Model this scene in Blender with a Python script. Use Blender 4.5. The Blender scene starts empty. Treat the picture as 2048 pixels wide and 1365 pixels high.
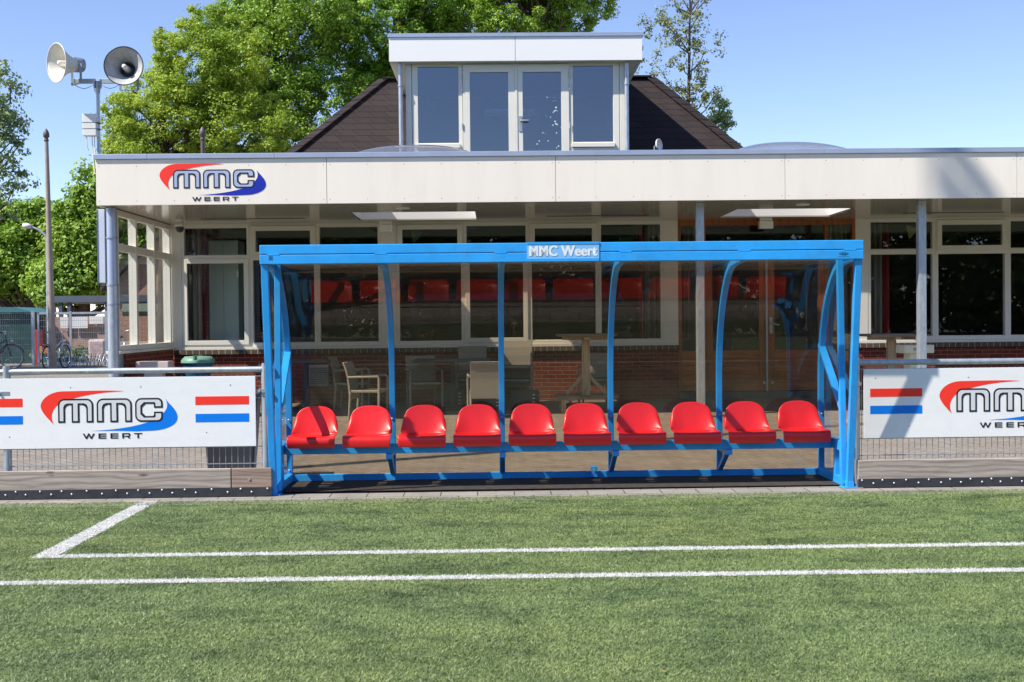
import bpy, bmesh, math, random
import numpy as np
from mathutils import Vector, Matrix, noise as mnoise
S = bpy.context.scene
R = math.radians
random.seed(7); rng = np.random.default_rng(7)

# ------------------------------------------------------------------ camera
YAW, PITCH, ROLL, FPX, CH = .0146, .0175, .0100, 2400., 1.42
_F = Vector((math.sin(YAW)*math.cos(PITCH), math.cos(YAW)*math.cos(PITCH), -math.sin(PITCH)))
_r = Vector((math.cos(YAW), -math.sin(YAW), 0)); _u = _r.cross(_F)
_r2 = _r*math.cos(ROLL)-_u*math.sin(ROLL); _u2 = _u*math.cos(ROLL)+_r*math.sin(ROLL)
CP = Vector((0, 0, CH))
camd = bpy.data.cameras.new('camera'); camo = bpy.data.objects.new('camera', camd)
S.collection.objects.link(camo); S.camera = camo
camd.sensor_width = 36; camd.lens = FPX/2048*36; camd.clip_end = 3000; camd.clip_start = .05
M3 = Matrix((_r2, _u2, -_F)).transposed()
camo.matrix_world = Matrix.Translation(CP) @ M3.to_4x4()
def P(px, py, Y):                                   # point of the photo's pixel on the plane at depth Y
    d = _F + _r2*((px-1024)/FPX) + _u2*((682.5-py)/FPX)
    return CP + d*(Y/d.y)
def G(px, py, z=0):
    d = _F + _r2*((px-1024)/FPX) + _u2*((682.5-py)/FPX)
    return CP + d*((z-CH)/d.z)
def PX(px, Y, py=640): return P(px, py, Y).x
def PZ(py, Y, px=1024): return P(px, py, Y).z

# ------------------------------------------------------------------ light
SUN = Vector((-2.0, -1.0, 2.62)).normalized()
w = bpy.data.worlds.new('World'); S.world = w; w.use_nodes = True
nt = w.node_tree; bg = nt.nodes['Background']
sky = nt.nodes.new('ShaderNodeTexSky'); sky.sky_type = 'NISHITA'; sky.sun_disc = False
sky.sun_elevation = math.asin(SUN.z); sky.sun_rotation = math.atan2(SUN.x, SUN.y)
sky.air_density = 1.0; sky.dust_density = 0.1; sky.ozone_density = 2.6; sky.altitude = 2200
tn = nt.nodes.new('ShaderNodeMix'); tn.data_type = 'RGBA'; tn.blend_type = 'MULTIPLY'; tn.inputs[0].default_value = 1
tn.inputs[7].default_value = (1.05, .96, 1.0, 1)
nt.links.new(sky.outputs[0], tn.inputs[6]); nt.links.new(tn.outputs[2], bg.inputs[0]); bg.inputs[1].default_value = .14
ld = bpy.data.lights.new('sun', 'SUN'); ld.energy = 5.0; ld.angle = R(.7); ld.color = (1, .94, .84)
lo = bpy.data.objects.new('sun', ld); S.collection.objects.link(lo)
lo.rotation_euler = SUN.to_track_quat('Z', 'Y').to_euler()
S.view_settings.view_transform = 'Standard'; S.view_settings.look = 'None'
S.view_settings.gamma = 1; S.view_settings.use_curve_mapping = False
S.view_settings.exposure = .64
S.cycles.max_bounces = 10; S.cycles.transparent_max_bounces = 24; S.cycles.glossy_bounces = 5
S.cycles.use_denoising = True; S.cycles.caustics_reflective = False; S.cycles.caustics_refractive = False
S.cycles.sample_clamp_indirect = 6

# ------------------------------------------------------------------ materials
def s2l(c): return tuple(((v/255)/12.92 if v/255 <= .04045 else ((v/255+.055)/1.055)**2.4) for v in c)
def nodes(name):
    m = bpy.data.materials.new(name); m.use_nodes = True
    return m, m.node_tree, m.node_tree.nodes['Principled BSDF']
def texco(t, scale=(1, 1, 1), kind='Object'):
    c = t.nodes.new('ShaderNodeTexCoord'); mp = t.nodes.new('ShaderNodeMapping')
    mp.inputs['Scale'].default_value = scale; t.links.new(c.outputs[kind], mp.inputs[0]); return mp.outputs[0]
def noise(t, vec, scale, detail=4, rough=.55):
    n = t.nodes.new('ShaderNodeTexNoise'); n.inputs['Scale'].default_value = scale
    n.inputs['Detail'].default_value = detail; n.inputs['Roughness'].default_value = rough
    t.links.new(vec, n.inputs['Vector']); return n.outputs['Fac']
def ramp(t, fac, stops):
    r = t.nodes.new('ShaderNodeValToRGB'); t.links.new(fac, r.inputs[0]); e = r.color_ramp.elements
    while len(e) < len(stops): e.new(.5)
    for k, (p, c) in enumerate(stops):
        e[k].position = p; e[k].color = (c[0], c[1], c[2], 1) if not isinstance(c, (int, float)) else (c, c, c, 1)
    return r.outputs[0]
def mixc(t, a, b, fac, mode='MIX'):
    m = t.nodes.new('ShaderNodeMix'); m.data_type = 'RGBA'; m.blend_type = mode
    for s, v in ((m.inputs[0], fac), (m.inputs[6], a), (m.inputs[7], b)):
        if hasattr(v, 'default_value'): t.links.new(v, s)
        elif isinstance(v, (int, float)): s.default_value = v
        else: s.default_value = (v[0], v[1], v[2], 1)
    return m.outputs[2]
def bump(t, b, h, strength=.3, dist=.01):
    n = t.nodes.new('ShaderNodeBump'); n.inputs['Strength'].default_value = strength
    n.inputs['Distance'].default_value = dist; t.links.new(h, n.inputs['Height']); t.links.new(n.outputs[0], b.inputs['Normal'])
def mat(name, col, rough=.5, metal=0, var=.12, scale=3, bmp=0, bscale=60, dirt=None, dirtamt=.5, coat=0, spec=.5, stretch=(1, 1, 1)):
    m, t, b = nodes(name); v = texco(t, stretch)
    n = noise(t, v, scale, 6)
    lo_ = tuple(c*(1-var) for c in col); hi = tuple(min(1, c*(1+var)) for c in col)
    c = ramp(t, n, [(.3, lo_), (.7, hi)])
    if dirt:
        n2 = noise(t, v, scale*2.3, 8, .7); f = ramp(t, n2, [(.48, 0), (.75, dirtamt)])
        c = mixc(t, c, dirt, f)
    t.links.new(c, b.inputs['Base Color'])
    b.inputs['Roughness'].default_value = rough; b.inputs['Metallic'].default_value = metal
    b.inputs['Coat Weight'].default_value = coat; b.inputs['Specular IOR Level'].default_value = spec
    if bmp: bump(t, b, noise(t, v, bscale, 4), bmp, .004)
    return m
def glassmat(name, tint, refl=1.0, rough=0.0, dirt=0, dirtcol=(.5, .45, .35), base=0.0, flat=False):
    m = bpy.data.materials.new(name); m.use_nodes = True; t = m.node_tree; t.nodes.clear()
    out = t.nodes.new('ShaderNodeOutputMaterial'); tr = t.nodes.new('ShaderNodeBsdfTransparent')
    tr.inputs[0].default_value = (*tint, 1)
    gl = t.nodes.new('ShaderNodeBsdfGlossy'); gl.inputs['Roughness'].default_value = rough
    lw = t.nodes.new('ShaderNodeLayerWeight'); lw.inputs['Blend'].default_value = .5     # Schlick reflectance, the same from both sides
    pw = t.nodes.new('ShaderNodeMath'); pw.operation = 'POWER'; t.links.new(lw.outputs['Facing'], pw.inputs[0]); pw.inputs[1].default_value = 5
    mu = t.nodes.new('ShaderNodeMath'); mu.operation = 'MULTIPLY_ADD'; mu.use_clamp = True
    t.links.new(pw.outputs[0], mu.inputs[0]); mu.inputs[1].default_value = .9; mu.inputs[2].default_value = .042*refl + base
    mx = t.nodes.new('ShaderNodeMixShader'); t.links.new(mu.outputs[0], mx.inputs[0])
    t.links.new(tr.outputs[0], mx.inputs[1]); t.links.new(gl.outputs[0], mx.inputs[2]); res = mx.outputs[0]
    if dirt:
        df = t.nodes.new('ShaderNodeBsdfDiffuse'); df.inputs[0].default_value = (*dirtcol, 1)
        v = texco(t); n = noise(t, v, 2.2, 8, .65); n2 = noise(t, texco(t, (9, 9, 1)), 2.0, 5, .6)
        f = ramp(t, mixc(t, n, n2, .4), [(.35, dirt*.5), (.6, dirt), (.8, dirt*2.4)])
        m2 = t.nodes.new('ShaderNodeMixShader')
        if flat: m2.inputs[0].default_value = dirt
        else: t.links.new(f, m2.inputs[0])
        t.links.new(res, m2.inputs[1]); t.links.new(df.outputs[0], m2.inputs[2]); res = m2.outputs[0]
    t.links.new(res, out.inputs[0]); return m

def brickmat(name, c1, c2, mortar, rot=False, bw=.22, rh=.0625, ms=.010):
    m, t, b = nodes(name)
    c = t.nodes.new('ShaderNodeTexCoord'); sp = t.nodes.new('ShaderNodeSeparateXYZ'); cb = t.nodes.new('ShaderNodeCombineXYZ')
    t.links.new(c.outputs['Object'], sp.inputs[0])
    ad = t.nodes.new('ShaderNodeMath'); ad.operation = 'ADD'
    t.links.new(sp.outputs[0], ad.inputs[0]); t.links.new(sp.outputs[1], ad.inputs[1])
    t.links.new(ad.outputs[0], cb.inputs[0]); t.links.new(sp.outputs[2], cb.inputs[1])
    br = t.nodes.new('ShaderNodeTexBrick'); t.links.new(cb.outputs[0], br.inputs[0])
    br.inputs['Color1'].default_value = (*c1, 1); br.inputs['Color2'].default_value = (*c2, 1); br.inputs['Mortar'].default_value = (*mortar, 1)
    br.inputs['Scale'].default_value = 1; br.inputs['Brick Width'].default_value = bw; br.inputs['Row Height'].default_value = rh
    br.inputs['Mortar Size'].default_value = ms*.5; br.inputs['Mortar Smooth'].default_value = .2; br.inputs['Bias'].default_value = -.1
    n = noise(t, texco(t), 30, 6, .7)
    col = mixc(t, br.outputs['Color'], ramp(t, n, [(.3, .55), (.7, 1.25)]), .6, 'MULTIPLY')
    t.links.new(col, b.inputs['Base Color']); b.inputs['Roughness'].default_value = .85; b.inputs['Specular IOR Level'].default_value = .2
    inv = t.nodes.new('ShaderNodeMath'); inv.operation = 'SUBTRACT'; inv.inputs[0].default_value = 1; t.links.new(br.outputs['Fac'], inv.inputs[1])
    bump(t, b, inv.outputs[0], .6, .006)
    return m
def pavemat(name, c1, c2, mortar, bw, rh, ms=.006, rot=0, gap=.5):
    m, t, b = nodes(name)
    v = texco(t); mp = t.nodes.new('ShaderNodeMapping'); mp.inputs['Rotation'].default_value = (0, 0, R(rot)); t.links.new(v, mp.inputs[0])
    br = t.nodes.new('ShaderNodeTexBrick'); t.links.new(mp.outputs[0], br.inputs[0])
    br.inputs['Color1'].default_value = (*c1, 1); br.inputs['Color2'].default_value = (*c2, 1); br.inputs['Mortar'].default_value = (*mortar, 1)
    br.inputs['Scale'].default_value = 1; br.inputs['Brick Width'].default_value = bw; br.inputs['Row Height'].default_value = rh
    br.inputs['Mortar Size'].default_value = ms; br.inputs['Mortar Smooth'].default_value = .3
    n = noise(t, v, 3, 9, .75); n2 = noise(t, v, 90, 3)
    col = mixc(t, br.outputs['Color'], ramp(t, n, [(.3, .6), (.7, 1.25)]), .7, 'MULTIPLY')
    col = mixc(t, col, ramp(t, n2, [(.3, .6), (.75, 1.4)]), .5, 'MULTIPLY')
    t.links.new(col, b.inputs['Base Color']); b.inputs['Roughness'].default_value = .9
    inv = t.nodes.new('ShaderNodeMath'); inv.operation = 'SUBTRACT'; inv.inputs[0].default_value = 1; t.links.new(br.outputs['Fac'], inv.inputs[1])
    bump(t, b, inv.outputs[0], .5, .006); return m
def woodmat(name, c1, c2, axis=0, scale=1, knots=True, rough=.8):
    m, t, b = nodes(name)
    st = [28, 28, 28]; st[axis] = 1.6; v = texco(t, tuple(x*scale for x in st))
    n = noise(t, v, 1.0, 8, .65)
    v2 = texco(t, tuple(x*scale for x in ([.9, 5, 5] if axis == 0 else [5, 5, .9])))
    kn = noise(t, v2, 1.3, 2)
    wv = t.nodes.new('ShaderNodeTexWave'); wv.wave_type = 'RINGS'; wv.rings_direction = 'XYZ'[axis]
    wv.inputs['Scale'].default_value = 2.2; wv.inputs['Distortion'].default_value = 9; wv.inputs['Detail'].default_value = 3
    wv.inputs['Detail Scale'].default_value = .8; t.links.new(v2, wv.inputs[0])
    col = ramp(t, n, [(.25, c1), (.7, c2)])
    col = mixc(t, col, ramp(t, wv.outputs['Fac'], [(.1, .62), (.5, 1.05)]), .7, 'MULTIPLY')
    if knots:
        vo = t.nodes.new('ShaderNodeTexVoronoi'); vo.inputs['Scale'].default_value = 1
        t.links.new(texco(t, (2.6, 9, 9) if axis == 0 else (9, 9, 2.6)), vo.inputs[0])
        col = mixc(t, col, ramp(t, vo.outputs['Distance'], [(.03, (.28, .17, .10)), (.085, (.5, .38, .28)), (.12, (1, 1, 1))]), .8, 'MULTIPLY')
    t.links.new(col, b.inputs['Base Color']); b.inputs['Roughness'].default_value = rough
    bump(t, b, n, .4, .003); return m

MT = {}
MT['blue'] = mat('blue_paint', (.026, .36, .88), .38, var=.10, scale=3, dirt=(.04, .16, .34), dirtamt=.4, coat=.1, bmp=.03, bscale=14)
_m = MT['blue']; _t = _m.node_tree; _b = _t.nodes['Principled BSDF']; _l = _b.inputs['Base Color'].links[0].from_socket
_f = ramp(_t, noise(_t, texco(_t), 26, 5, .7), [(.66, 0), (.72, .8)])
_c = mixc(_t, _l, (.07, .10, .16), _f); _f2 = ramp(_t, noise(_t, texco(_t, (1, 1, .25)), 9, 6, .7), [(.5, 0), (.8, .35)])
_t.links.new(mixc(_t, _c, (.10, .30, .55), _f2), _b.inputs['Base Color'])
MT['blue_light'] = mat('pale_blue_plate', (.22, .50, .86), .35, var=.06, scale=4)
MT['white_letter'] = mat('white_letter', (.78, .82, .86), .4, var=.02)
MT['red'] = mat('red_plastic', (.80, .018, .020), .34, var=.08, scale=4, dirt=(.45, .03, .03), dirtamt=.3, coat=.12, bmp=.02, bscale=25)
MT['sheet'] = glassmat('tinted_sheet', (.845, .785, .69), .85, .02, .048, (.36, .335, .30))
MT['roof_sheet'] = glassmat('roof_sheet', (.79, .77, .73), 1.0, .03, .02, (.5, .47, .4))
MT['sheet_clear'] = glassmat('clear_sheet', (.95, .93, .89), .9, .03, .010, (.5, .47, .4))
MT['cream'] = mat('cream_paint', (.80, .77, .68), .42, var=.03, scale=1.5, dirt=(.56, .52, .44), dirtamt=.16)
MT['fascia'] = mat('fascia_panel', (.88, .81, .71), .42, var=.03, scale=.8, dirt=(.66, .60, .51), dirtamt=.22, stretch=(3, 3, .5))
MT['dormer_white'] = mat('dormer_panel', (.88, .865, .845), .35, var=.015, scale=.8)
MT['soffit'] = mat('soffit_lacquer', (.50, .46, .38), .13, var=.05, scale=1.5, spec=.9)
MT['zinc'] = mat('zinc_coping', (.40, .46, .60), .4, .35, var=.06, scale=4)
MT['galv'] = mat('galvanised_steel', (.46, .50, .55), .42, .55, var=.16, scale=22, dirt=(.32, .36, .40), dirtamt=.5, stretch=(1, 1, .35))
MT['galv_dull'] = mat('dull_galvanised', (.30, .35, .40), .5, .35, var=.2, scale=15)
MT['white_board'] = mat('white_board', (.87, .87, .88), .36, var=.02, scale=2.5, dirt=(.60, .59, .58), dirtamt=.2, stretch=(1, 1, 2))
MT['logo_red'] = mat('logo_red', s2l((250, 58, 46)), .35, var=.02)
MT['logo_blue'] = mat('logo_blue', s2l((0, 124, 232)), .35, var=.02)
MT['logo_navy'] = mat('logo_navy', s2l((30, 45, 168)), .35, var=.02)
MT['logo_grey'] = mat('logo_grey', (.68, .69, .72), .35, var=.02)
MT['logo_paleblue'] = mat('logo_paleblue', (.40, .47, .68), .35, var=.02)
MT['black'] = mat('black_print', (.012, .012, .014), .4, var=.1)
MT['rubber'] = mat('black_rubber', (.035, .037, .045), .42, var=.3, scale=8)
MT['dark'] = mat('dark_plastic', (.035, .038, .045), .4, var=.15)
MT['greybin'] = mat('grey_bin_plastic', (.075, .08, .095), .45, var=.15)
MT['plank'] = woodmat('weathered_plank', (.24, .20, .17), (.46, .40, .35), 0)
MT['plank_brown'] = woodmat('brown_plank', (.17, .12, .095), (.40, .30, .24), 0)
MT['brick'] = brickmat('red_brick', (.24, .050, .028), (.17, .034, .022), (.26, .19, .14))
MT['brick_old'] = brickmat('old_brick', (.50, .27, .19), (.38, .19, .135), (.45, .38, .31))
MT['ledge'] = brickmat('ledge_brick', (.13, .10, .07), (.10, .07, .05), (.42, .39, .34), bw=.1, rh=.3)
MT['orange'] = woodmat('orange_varnish', (.27, .075, .018), (.46, .145, .035), 0, knots=False, rough=.35)
MT['orange_v'] = woodmat('orange_varnish_stile', (.25, .065, .016), (.40, .12, .03), 2, knots=False, rough=.35)
MT['pine'] = woodmat('pine_post', (.42, .30, .16), (.60, .46, .28), 2, knots=False)
MT['tabletop'] = woodmat('weathered_tabletop', (.13, .10, .08), (.27, .22, .17), 0, knots=False)
MT['pave'] = pavemat('pavement_tiles', (.27, .235, .20), (.225, .195, .165), (.10, .09, .07), .21, .105, .005, 45)
MT['kerb'] = pavemat('kerb_concrete', (.30, .275, .245), (.26, .24, .215), (.05, .045, .04), .30, .22, .005)
MT['glass'] = glassmat('window_glass', (.975, .985, .98), 1.1, 0)
MT['glass_coated'] = glassmat('coated_glass', (.62, .74, .88), 1.0, .01, base=.10)
MT['dome'] = glassmat('acrylic_dome', (.985, .985, .99), 3.0, .12, .045, (.85, .84, .95), flat=True)
MT['shingle'] = brickmat('roof_shingle', (.036, .027, .027), (.027, .020, .020), (.008, .006, .006), bw=.30, rh=.14, ms=.010)
MT['rattan'] = None
m, t, b = nodes('rattan_weave')
v = texco(t, (1, 1, 1)); w1 = t.nodes.new('ShaderNodeTexBrick'); 
c = t.nodes.new('ShaderNodeSeparateXYZ'); t.links.new(v, c.inputs[0]); cc = t.nodes.new('ShaderNodeCombineXYZ')
a_ = t.nodes.new('ShaderNodeMath'); t.links.new(c.outputs[0], a_.inputs[0]); t.links.new(c.outputs[1], a_.inputs[1]); t.links.new(a_.outputs[0], cc.inputs[0]); t.links.new(c.outputs[2], cc.inputs[1]); t.links.new(cc.outputs[0], w1.inputs[0])
w1.inputs['Scale'].default_value = 1; w1.inputs['Brick Width'].default_value = .022; w1.inputs['Row Height'].default_value = .012; w1.inputs['Mortar Size'].default_value = .003
w1.inputs['Color1'].default_value = (.66, .62, .53, 1); w1.inputs['Color2'].default_value = (.56, .52, .44, 1); w1.inputs['Mortar'].default_value = (.08, .065, .05, 1)
t.links.new(w1.outputs['Color'], b.inputs['Base Color']); b.inputs['Roughness'].default_value = .6
MT['rattan'] = m
MT['mint'] = mat('mint_cabinet', (.50, .62, .58), .4, var=.03)
MT['curtain'] = mat('grey_curtain', (.22, .215, .20), .9, var=.1)
MT['redcurtain'] = mat('red_curtain', (.25, .015, .02), .9, var=.1)
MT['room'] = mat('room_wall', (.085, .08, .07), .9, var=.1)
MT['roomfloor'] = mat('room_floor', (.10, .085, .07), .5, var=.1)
MT['upper_room'] = mat('upper_room_wall', (.42, .47, .55), .8, var=.03)
MT['yellow'] = mat('yellow_cloth', (.45, .42, .16), .8); MT['greencloth'] = mat('green_cloth', (.12, .22, .15), .8)
MT['pet'] = mat('cream_plastic', (.72, .68, .50), .4, var=.04); MT['pinkconc'] = mat('pinkish_plastic', (.52, .44, .42), .6, var=.06)
MT['binblue'] = mat('bin_blue', (.02, .12, .22), .35); MT['bingreen'] = mat('bin_green', (.16, .32, .25), .45)
MT['shed'] = mat('green_shed', (.010, .050, .042), .5, var=.3, scale=2); MT['shedroof'] = mat('shed_roof', (.05, .17, .20), .5, var=.15)
MT['carport'] = mat('carport_steel', (.10, .12, .16), .5, var=.15); MT['white'] = mat('white_plastic', (.75, .75, .75), .45, var=.03)
MT['concrete'] = mat('concrete_post', (.34, .29, .25), .85, var=.12, scale=4, bmp=.2)
MT['bronze'] = mat('brown_pole', (.10, .085, .075), .5, var=.12); MT['horn'] = mat('horn_paint', (.72, .70, .64), .45, var=.04, dirt=(.35, .30, .2), dirtamt=.5, scale=3)
MT['horn_grey'] = mat('horn_grey', (.46, .46, .47), .5, var=.12, dirt=(.12, .11, .09), dirtamt=.6, scale=5)
MT['orangebox'] = mat('orange_plastic', (.75, .28, .03), .5); MT['redbox'] = mat('faded_red_plastic', (.45, .04, .05), .5)
MT['wrap'] = mat('wrapped_pallet', (.48, .37, .36), .5, var=.25, scale=6, bmp=.3, bscale=12)
MT['chrome'] = mat('bike_silver', (.55, .56, .58), .3, .8); MT['tyre'] = mat('tyre', (.03, .03, .03), .7); MT['rose'] = mat('tyre_rose', (.33, .22, .19), .7)
MT['redlamp'] = mat('red_lens', (.6, .01, .01), .2); MT['green_light'] = mat('sign_panel', (.55, .60, .72), .4, var=.03)
MT['greenwall'] = mat('pale_green_wall', (.30, .38, .33), .8, var=.1); MT['bark'] = mat('bark', (.09, .065, .045), .9, var=.35, scale=6, bmp=.6, bscale=20)
MT['tilefar'] = brickmat('far_roof_tiles', (.10, .085, .085), (.07, .06, .06), (.03, .03, .03), bw=.25, rh=.3, ms=.03)

def leafmat(name, dark, light, tr=.35, sc=.45):
    m = bpy.data.materials.new(name); m.use_nodes = True; t = m.node_tree; b = t.nodes['Principled BSDF']
    v = texco(t); n = noise(t, v, sc, 3); n2 = noise(t, v, 9, 2)
    c = ramp(t, mixc(t, n, n2, .45), [(.36, dark), (.62, light)])
    t.links.new(c, b.inputs['Base Color']); b.inputs['Roughness'].default_value = .55
    tl = t.nodes.new('ShaderNodeBsdfTranslucent'); t.links.new(c, tl.inputs[0])
    mx = t.nodes.new('ShaderNodeMixShader'); mx.inputs[0].default_value = tr
    t.links.new(b.outputs[0], mx.inputs[1]); t.links.new(tl.outputs[0], mx.inputs[2])
    t.links.new(mx.outputs[0], t.nodes['Material Output'].inputs[0]); return m
MT['leaf'] = leafmat('leaf_green', (.12, .25, .018), (.34, .50, .055))
MT['leaf_lime'] = leafmat('leaf_lime', (.21, .34, .022), (.48, .58, .07), .42)
MT['leaf_dark'] = leafmat('leaf_dark', (.08, .19, .012), (.24, .42, .035))
MT['leaf_wood'] = leafmat('leaf_wood', (.03, .075, .012), (.07, .15, .02))
MT['leaf_grey'] = leafmat('leaf_greygreen', (.14, .24, .08), (.32, .42, .18))
MT['leaf_brown'] = leafmat('leaf_bronze', (.15, .21, .06), (.30, .32, .13))
MT['ivy'] = leafmat('ground_plants', (.06, .12, .02), (.16, .22, .05))

# ------------------------------------------------------------------ mesh helpers
COL = S.collection
class MB:
    def __init__(s): s.v = []; s.f = []; s.m = []; s.sm = []
    def add(s, vs, fs, mi=0, smooth=False):
        o = len(s.v); s.v += [tuple(p) for p in vs]
        for f in fs: s.f.append(tuple(i+o for i in f)); s.m.append(mi); s.sm.append(smooth)
        return s
    def box(s, x0, x1, y0, y1, z0, z1, mi=0):
        vs = [(x, y, z) for z in (z0, z1) for y in (y0, y1) for x in (x0, x1)]
        return s.add(vs, [(0, 2, 3, 1), (4, 5, 7, 6), (0, 1, 5, 4), (2, 6, 7, 3), (0, 4, 6, 2), (1, 3, 7, 5)], mi)
    def bar(s, a, b, w, h=None, up=(0, 0, 1), mi=0):         # rectangular bar from a to b
        a = Vector(a); b = Vector(b); d = (b-a).normalized(); h = h or w
        u = Vector(up)
        if abs(d.dot(u)) > .99: u = Vector((0, 1, 0))
        sx = d.cross(u).normalized(); su = sx.cross(d)
        vs = [p + sx*(i*w/2) + su*(j*h/2) for p in (a, b) for i, j in ((-1, -1), (1, -1), (1, 1), (-1, 1))]
        return s.add(vs, [(0, 1, 2, 3), (7, 6, 5, 4), (0, 4, 5, 1), (1, 5, 6, 2), (2, 6, 7, 3), (3, 7, 4, 0)], mi)
    def tube(s, pts, r, n=8, mi=0, smooth=True, cap=True):
        pts = [Vector(p) for p in pts]; rs = r if isinstance(r, (list, tuple)) else [r]*len(pts)
        rings = []; ref = None
        for i, p in enumerate(pts):
            d = (pts[min(i+1, len(pts)-1)] - pts[max(i-1, 0)]).normalized()
            if ref is None:
                ref = Vector((0, 0, 1)) if abs(d.z) < .9 else Vector((1, 0, 0))
            x = (ref - d*ref.dot(d)).normalized(); ref = x; y = d.cross(x)
            rings.append([p + (x*math.cos(2*math.pi*k/n) + y*math.sin(2*math.pi*k/n))*rs[i] for k in range(n)])
        vs = [q for rg in rings for q in rg]; fs = []
        for i in range(len(pts)-1):
            for k in range(n): fs.append((i*n+k, i*n+(k+1) % n, (i+1)*n+(k+1) % n, (i+1)*n+k))
        s.add(vs, fs, mi, smooth)
        if cap: s.add(rings[0], [tuple(range(n))[::-1]], mi); s.add(rings[-1], [tuple(range(n))], mi)
        return s
    def ring(s, c, ax, R_, r, n=32, k=8, mi=0):              # torus
        c = Vector(c); ax = Vector(ax).normalized(); x = ax.orthogonal().normalized(); y = ax.cross(x)
        vs = []; fs = []
        for i in range(n):
            a = 2*math.pi*i/n; d = x*math.cos(a)+y*math.sin(a)
            for j in range(k):
                q = 2*math.pi*j/k; vs.append(c + d*(R_+r*math.cos(q)) + ax*(r*math.sin(q)))
        for i in range(n):
            for j in range(k): fs.append((i*k+j, ((i+1) % n)*k+j, ((i+1) % n)*k+(j+1) % k, i*k+(j+1) % k))
        return s.add(vs, fs, mi, True)
    def lathe(s, prof, c=(0, 0, 0), ax=(0, 0, 1), n=32, mi=0, smooth=True):   # prof: (radius, height)
        c = Vector(c); ax = Vector(ax).normalized(); x = ax.orthogonal().normalized(); y = ax.cross(x)
        vs = []; fs = []
        for r, h in prof:
            for i in range(n):
                a = 2*math.pi*i/n; vs.append(c + ax*h + (x*math.cos(a)+y*math.sin(a))*r)
        for j in range(len(prof)-1):
            for i in range(n): fs.append((j*n+i, j*n+(i+1) % n, (j+1)*n+(i+1) % n, (j+1)*n+i))
        return s.add(vs, fs, mi, smooth)
    def prism(s, poly, f0, f1, mi=0):                        # poly 2d, f0/f1 map (a,b)->3d on each side
        n = len(poly); vs = [f0(a, b) for a, b in poly]+[f1(a, b) for a, b in poly]
        fs = [tuple(range(n))[::-1], tuple(range(n, 2*n))]+[(i, (i+1) % n, n+(i+1) % n, n+i) for i in range(n)]
        return s.add(vs, fs, mi)
    def build(s, name, mats, parent=None, bevel=0, solid=0, sub=0, loc=None):
        me = bpy.data.meshes.new(name); me.from_pydata([tuple(p) for p in s.v], [], s.f)
        for m in (mats if isinstance(mats, (list, tuple)) else [mats]): me.materials.append(MT[m] if isinstance(m, str) else m)
        me.polygons.foreach_set('material_index', s.m); me.polygons.foreach_set('use_smooth', s.sm); me.update()
        bm = bmesh.new(); bm.from_mesh(me); bmesh.ops.recalc_face_normals(bm, faces=bm.faces); bm.to_mesh(me); bm.free()
        o = bpy.data.objects.new(name, me); COL.objects.link(o)
        if parent: o.parent = parent
        if loc: o.location = loc
        if solid:
            q = o.modifiers.new('solidify', 'SOLIDIFY'); q.thickness = solid; q.offset = 0
        if sub:
            q = o.modifiers.new('subdivision', 'SUBSURF'); q.levels = sub; q.render_levels = sub
        if bevel:
            q = o.modifiers.new('bevel', 'BEVEL'); q.width = bevel; q.segments = 2; q.limit_method = 'ANGLE'; q.angle_limit = R(40)
        return o
def tag(o, label=None, cat=None, group=None, kind=None):
    if label: o['label'] = label
    if cat: o['category'] = cat
    if group: o['group'] = group
    if kind: o['kind'] = kind
    return o
def thing(name, label, cat, loc=(0, 0, 0), rz=0, group=None):
    o = bpy.data.objects.new(name, None); COL.objects.link(o); o.location = loc; o.rotation_euler = (0, 0, rz)
    o.empty_display_size = .2; return tag(o, label, cat, group)
def copy_tree(o, parent=None, label=None, loc=None, rz=None, scale=None):
    c = o.copy(); COL.objects.link(c)
    if parent: c.parent = parent
    for ch in list(CH_[o] if o in CH_ else [q for q in bpy.data.objects if q.parent == o]): copy_tree(ch, c)
    if label: c['label'] = label
    if loc is not None: c.location = loc
    if rz is not None: c.rotation_euler = (0, 0, rz)
    if scale is not None: c.scale = scale
    return c
CH_ = {}
def gz(y): return max(0., min(.16, .16*(y-11.)/7.75))        # the paving rises gently to the clubhouse

def textmesh(name, body, width, height, material, parent, M, bold=0., space=1.0):
    cu = bpy.data.curves.new(name, 'FONT'); cu.body = body; cu.size = 1; cu.offset = bold; cu.space_character = space
    cu.resolution_u = 6; cu.extrude = 0
    to = bpy.data.objects.new(name, cu); COL.objects.link(to)
    dg = bpy.context.evaluated_depsgraph_get(); dg.update()
    me = bpy.data.meshes.new_from_object(to.evaluated_get(dg)); bpy.data.objects.remove(to)
    xs = [v.co.x for v in me.vertices]; ys = [v.co.y for v in me.vertices]
    x0, x1, y0, y1 = min(xs), max(xs), min(ys), max(ys)
    for v in me.vertices:
        v.co = M @ Vector(((v.co.x-x0)/(x1-x0)*width, (v.co.y-y0)/(y1-y0)*height, 0))
    me.materials.clear(); me.materials.append(MT[material]); me.name = name
    o = bpy.data.objects.new(name, me); COL.objects.link(o); o.parent = parent; return o

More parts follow.
